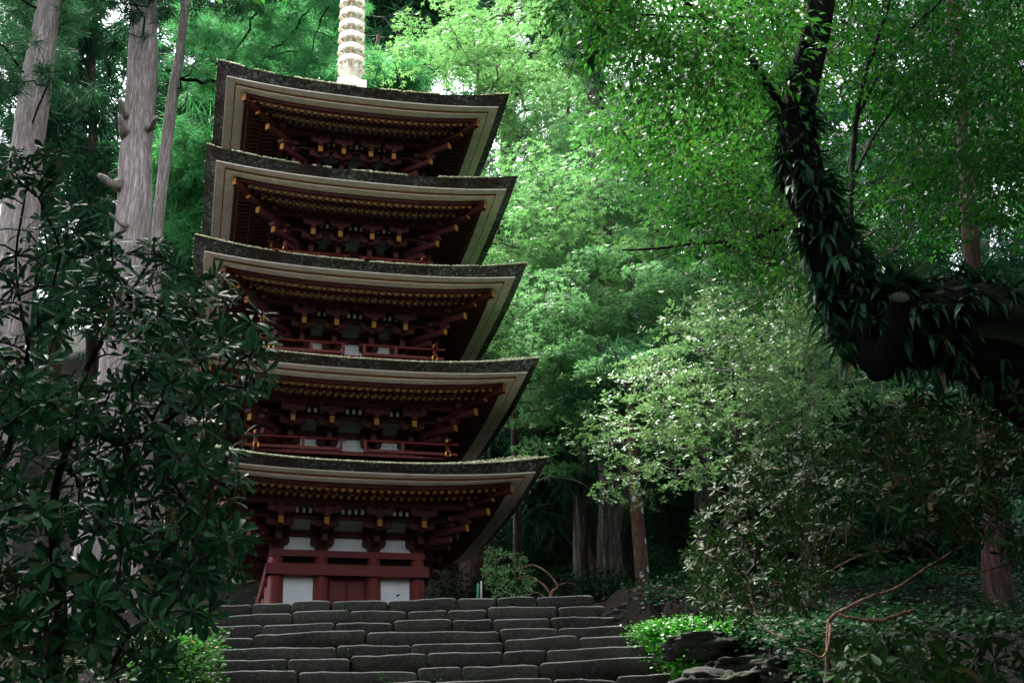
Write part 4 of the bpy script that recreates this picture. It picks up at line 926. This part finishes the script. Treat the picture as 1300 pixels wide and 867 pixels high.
# ---- ground cover, ferns, litter
def on_ground(n, x0, x1, y0, y1, rng, up=.02):
    x = rng.uniform(x0, x1, n); y = rng.uniform(y0, y1, n); return np.stack([x, y, ground(x, y)+up], 1)
def drop(poly, Y0, Y1, n, rng, up=.03):
    p = poly_pts(poly, Y0, Y1, n, rng); 
    for _ in range(25):                                   # slide along the line of sight onto the ground
        d = p-np.array([0, 0, EYE]); g = ground(p[:, 0], p[:, 1])-p[:, 2]; p = p+d/d[:, 1:2]*np.clip(g, -.6, .6)[:, None]*1.0
    p[:, 2] = ground(p[:, 0], p[:, 1])+up; return p
rg = np.random.default_rng(9)
def cover(name, label, cen, s, n, T, m, spread, size, stuff=True):
    c = np.array(cen); k = rg.integers(0, len(c), n); p = c[k]+rg.normal(size=(n, 3))*spread
    o = scatter(name, T, p, frames(rg.normal(size=(n, 3))*[1, 1, .3], np.tile([0, -.35, 1.], (n, 1))+rg.normal(size=(n, 3))*.35), size*(.6+.7*rg.random(n)), m, None, tuple(c[0])); o.location = c[0]
    return tag(o, label, 'ground cover')
cc = poly_pts([(818, 800), (850, 790), (920, 787), (1000, 792), (990, 808), (930, 818), (890, 822), (885, 850), (880, 870), (862, 840), (845, 815)], 16.0, 16.3, 200, rg)
for i in range(len(cc)):
    py_ = 0; cc[i] += np.array([0, (cc[i][2]-4.3)*1.4, (cc[i][2]-4.3)*.28])
cover('ground_cover', 'bright green small leaved ground cover on the boulders right of the steps', cc, .1, 14000, T_round, L_cover, [.13, .16, .045], .045)
cc2 = poly_pts([(190, 815), (268, 805), (262, 880), (180, 880)], 14.6, 16.0, 60, rg)
cover('ground_cover', 'bright green small leaves spilling over the left edge of the steps', cc2, .1, 5200, T_round, L_green, [.12, .2, .10], .05)
cc3 = drop([(-40, 740), (330, 740), (260, 800), (250, 890), (-40, 890)], 9, 17, 900, rg)
cover('undergrowth', 'dark leafy undergrowth below the rhododendron left of the steps', cc3, .1, 16000, T_round, L_fern, [.22, .22, .12], .06)
def ferns(label, pts, n, size, m):
    k = len(pts); a = rg.random((k, n))*6.28; ax = np.stack([np.cos(a), np.sin(a), .55+0*a], -1).reshape(-1, 3)
    pos = np.repeat(pts, n, 0); sz = np.repeat(size*(.6+.7*rg.random(k)), n)*(.8+.4*rg.random(k*n))
    o = scatter('ferns', T_frond, pos, frames(ax, np.tile([0, 0, 1.], (k*n, 1))+rg.normal(size=(k*n, 3))*.15), sz, m, None, tuple(pts[0])); o.location = pts[0]; return tag(o, label, 'ferns')
ferns('shade ferns covering the slope behind the top of the steps', on_ground(600, -2, 24, 24, 46, rg), 6, .75, L_fern)
ferns('dark ferns in the lower left corner under the rhododendron', drop([(-20, 660), (120, 680), (200, 880), (-20, 880)], 8, 14, 120, rg), 7, .55, L_fern)
ferns('sparse ferns on the dark bank at the lower right', drop([(1000, 800), (1320, 740), (1320, 880), (1000, 880)], 9, 15, 220, rg), 6, .4, L_fern)
g1 = on_ground(2600, -3, 30, 21, 52, rg, .15); cover('undergrowth', 'leafy undergrowth on the dark slope behind the big trunks', g1, .1, 42000, T_small, L_fern, [.3, .3, .2], .14)
g2 = on_ground(1200, -26, -5, 20, 50, rg, .15); cover('undergrowth', 'leafy undergrowth on the slope among the pale cedars', g2, .1, 20000, T_small, L_fern, [.35, .35, .25], .15)
g3 = poly_pts([(560, 700), (600, 690), (760, 690), (880, 700), (900, 765), (740, 765), (560, 765)], 21.5, 25, 160, rg); g3[:, 2] = np.minimum(g3[:, 2], ground(g3[:, 0], g3[:, 1])+.9)
cover('undergrowth', 'low leafy plants just beyond the top step', g3, .1, 12000, T_leaf, L_fern, [.2, .2, .12], .085)
lit = on_ground(9000, -8, 14, 8, 34, rg, .012)
o = scatter('leaf_litter', T_small, lit, frames(rg.normal(size=(9000, 3))*[1, 1, .15], np.tile([0, 0, 1.], (9000, 1))+rg.normal(size=(9000, 3))*.3), .05+.05*rg.random(9000), L_litter, None); tag(o, 'fallen brown leaves scattered over the forest floor', 'leaf litter')
# tiny weeds in the joints of the steps
wd_ = []
for k in range(16):
    for _ in range(7):
        x = rg.uniform(-4, 1.2+.13*k); wd_.append((x, ROWY[k]-.01+math.tan(THS)*(x+1.5), ROWZ[k]-.16))
cover('weeds', 'tiny green weeds growing in the joints of the stone steps', wd_, .1, 1500, T_round, L_cover, [.05, .015, .05], .022)

# ---- an unseen broadleaf tree added over the path to shade the left foreground
rg = np.random.default_rng(77)
A5 = np.stack([rg.uniform(-10, -.3, 560), rg.uniform(1, 12, 560), rg.uniform(8.2, 15.5, 560)], 1); A5 = A5[(A5[:, 2] > EYE+np.maximum(0, A5[:, 1])*.86+.9)&(A5[:, 2] < EYE+6.6+np.maximum(0, A5[:, 1]-4)*.86+3)]
f = np.array([-7.5, 1.5, 0]); f[2] = gz(f[0], f[1])-.2
tree('broadleaf_tree', 'broadleaf tree added for shade over the lower path, left of and behind the viewer', 'tree', [f, f+[.2, .3, 3.5], f+[.5, .8, 7], f+[.6, 1.2, 10]], [.32, .26, .2, .06], A5, [(T_small, spr(.95, 90, .2, .5, .5), L_green, 0)], None, M_darkbark, M_darkbark, rmax=.1, seed=78)

g4 = on_ground(1100, 2.6, 14, 9, 24, rg, .12); g4 = g4[vnoise(g4, .8, 4) > -.1]
cover('undergrowth', 'dark seedlings and leaves on the shaded bank right of the steps', g4, .1, 16000, T_small, L_fern, [.16, .16, .1], .08)
g5 = np.concatenate([on_ground(520, 1.7, 9, 15.2, 21.5, rg, .06), on_ground(260, 2.4, 3.8, 12, 16.5, rg, .05)]); g5 = g5[~((g5[:, 0] < 3.1)&(g5[:, 1] > 19.6)&(g5[:, 1] < 20)&(g5[:, 0] < 1.5))]
cover('undergrowth', 'low dark creeping plants covering the bank just right of the steps, behind the bright ground cover', g5, .1, 26000, T_round, L_fern, [.15, .15, .06], .065)
# ---- unseen trees added around the lower path to block side and rear sky light
for k, (x, y, h, lab) in enumerate([(11, 1, 13, 'bushy cedar added for shade on the right bank beside the viewer'), (12.5, 8, 15, 'bushy cedar added for shade on the right bank beyond the right picture edge'), (15, 15, 17, 'bushy cedar added for shade right of the leaning tree outside the picture'), (10, -7, 11, 'bushy cedar added for shade behind the viewer and far right'), (-12, 2, 13, 'bushy cedar added for shade on the left bank beside the viewer'), (-13, 10, 15, 'bushy cedar added for shade on the left bank beyond the left picture edge'),
        (-10, -7, 11, 'bushy cedar added for shade behind the viewer and far left'), (-5, -9, 9, 'low bushy cedar added for shade behind the viewer, a little to the left'), (0, -10, 9, 'low bushy cedar added for shade straight behind the viewer'), (5, -9, 9, 'low bushy cedar added for shade behind the viewer, a little to the right')]):
    r_ = np.random.default_rng(900+k); a = np.stack([x+r_.normal(size=110)*1.7, y+r_.normal(size=110)*2.6, gz(x, y)+r_.uniform(.5, h, 110)], 1); a = a[np.abs(a[:, 0]) > .47*np.maximum(a[:, 1], 0)+2.2]
    tree('cedar_tree', lab, 'tree', [(x, y, gz(x, y)-.2), (x, y, gz(x, y)+h*.6), (x, y, gz(x, y)+h)], [.4, .3, .08], a, [(T_tuft2, tufts(1.0, 5, 1.2), L_cedar, 0)], 'cedars added for shade around the lower path', M_redbark, M_darkbark, .02, .1, 900+k, .1, .04, 10)
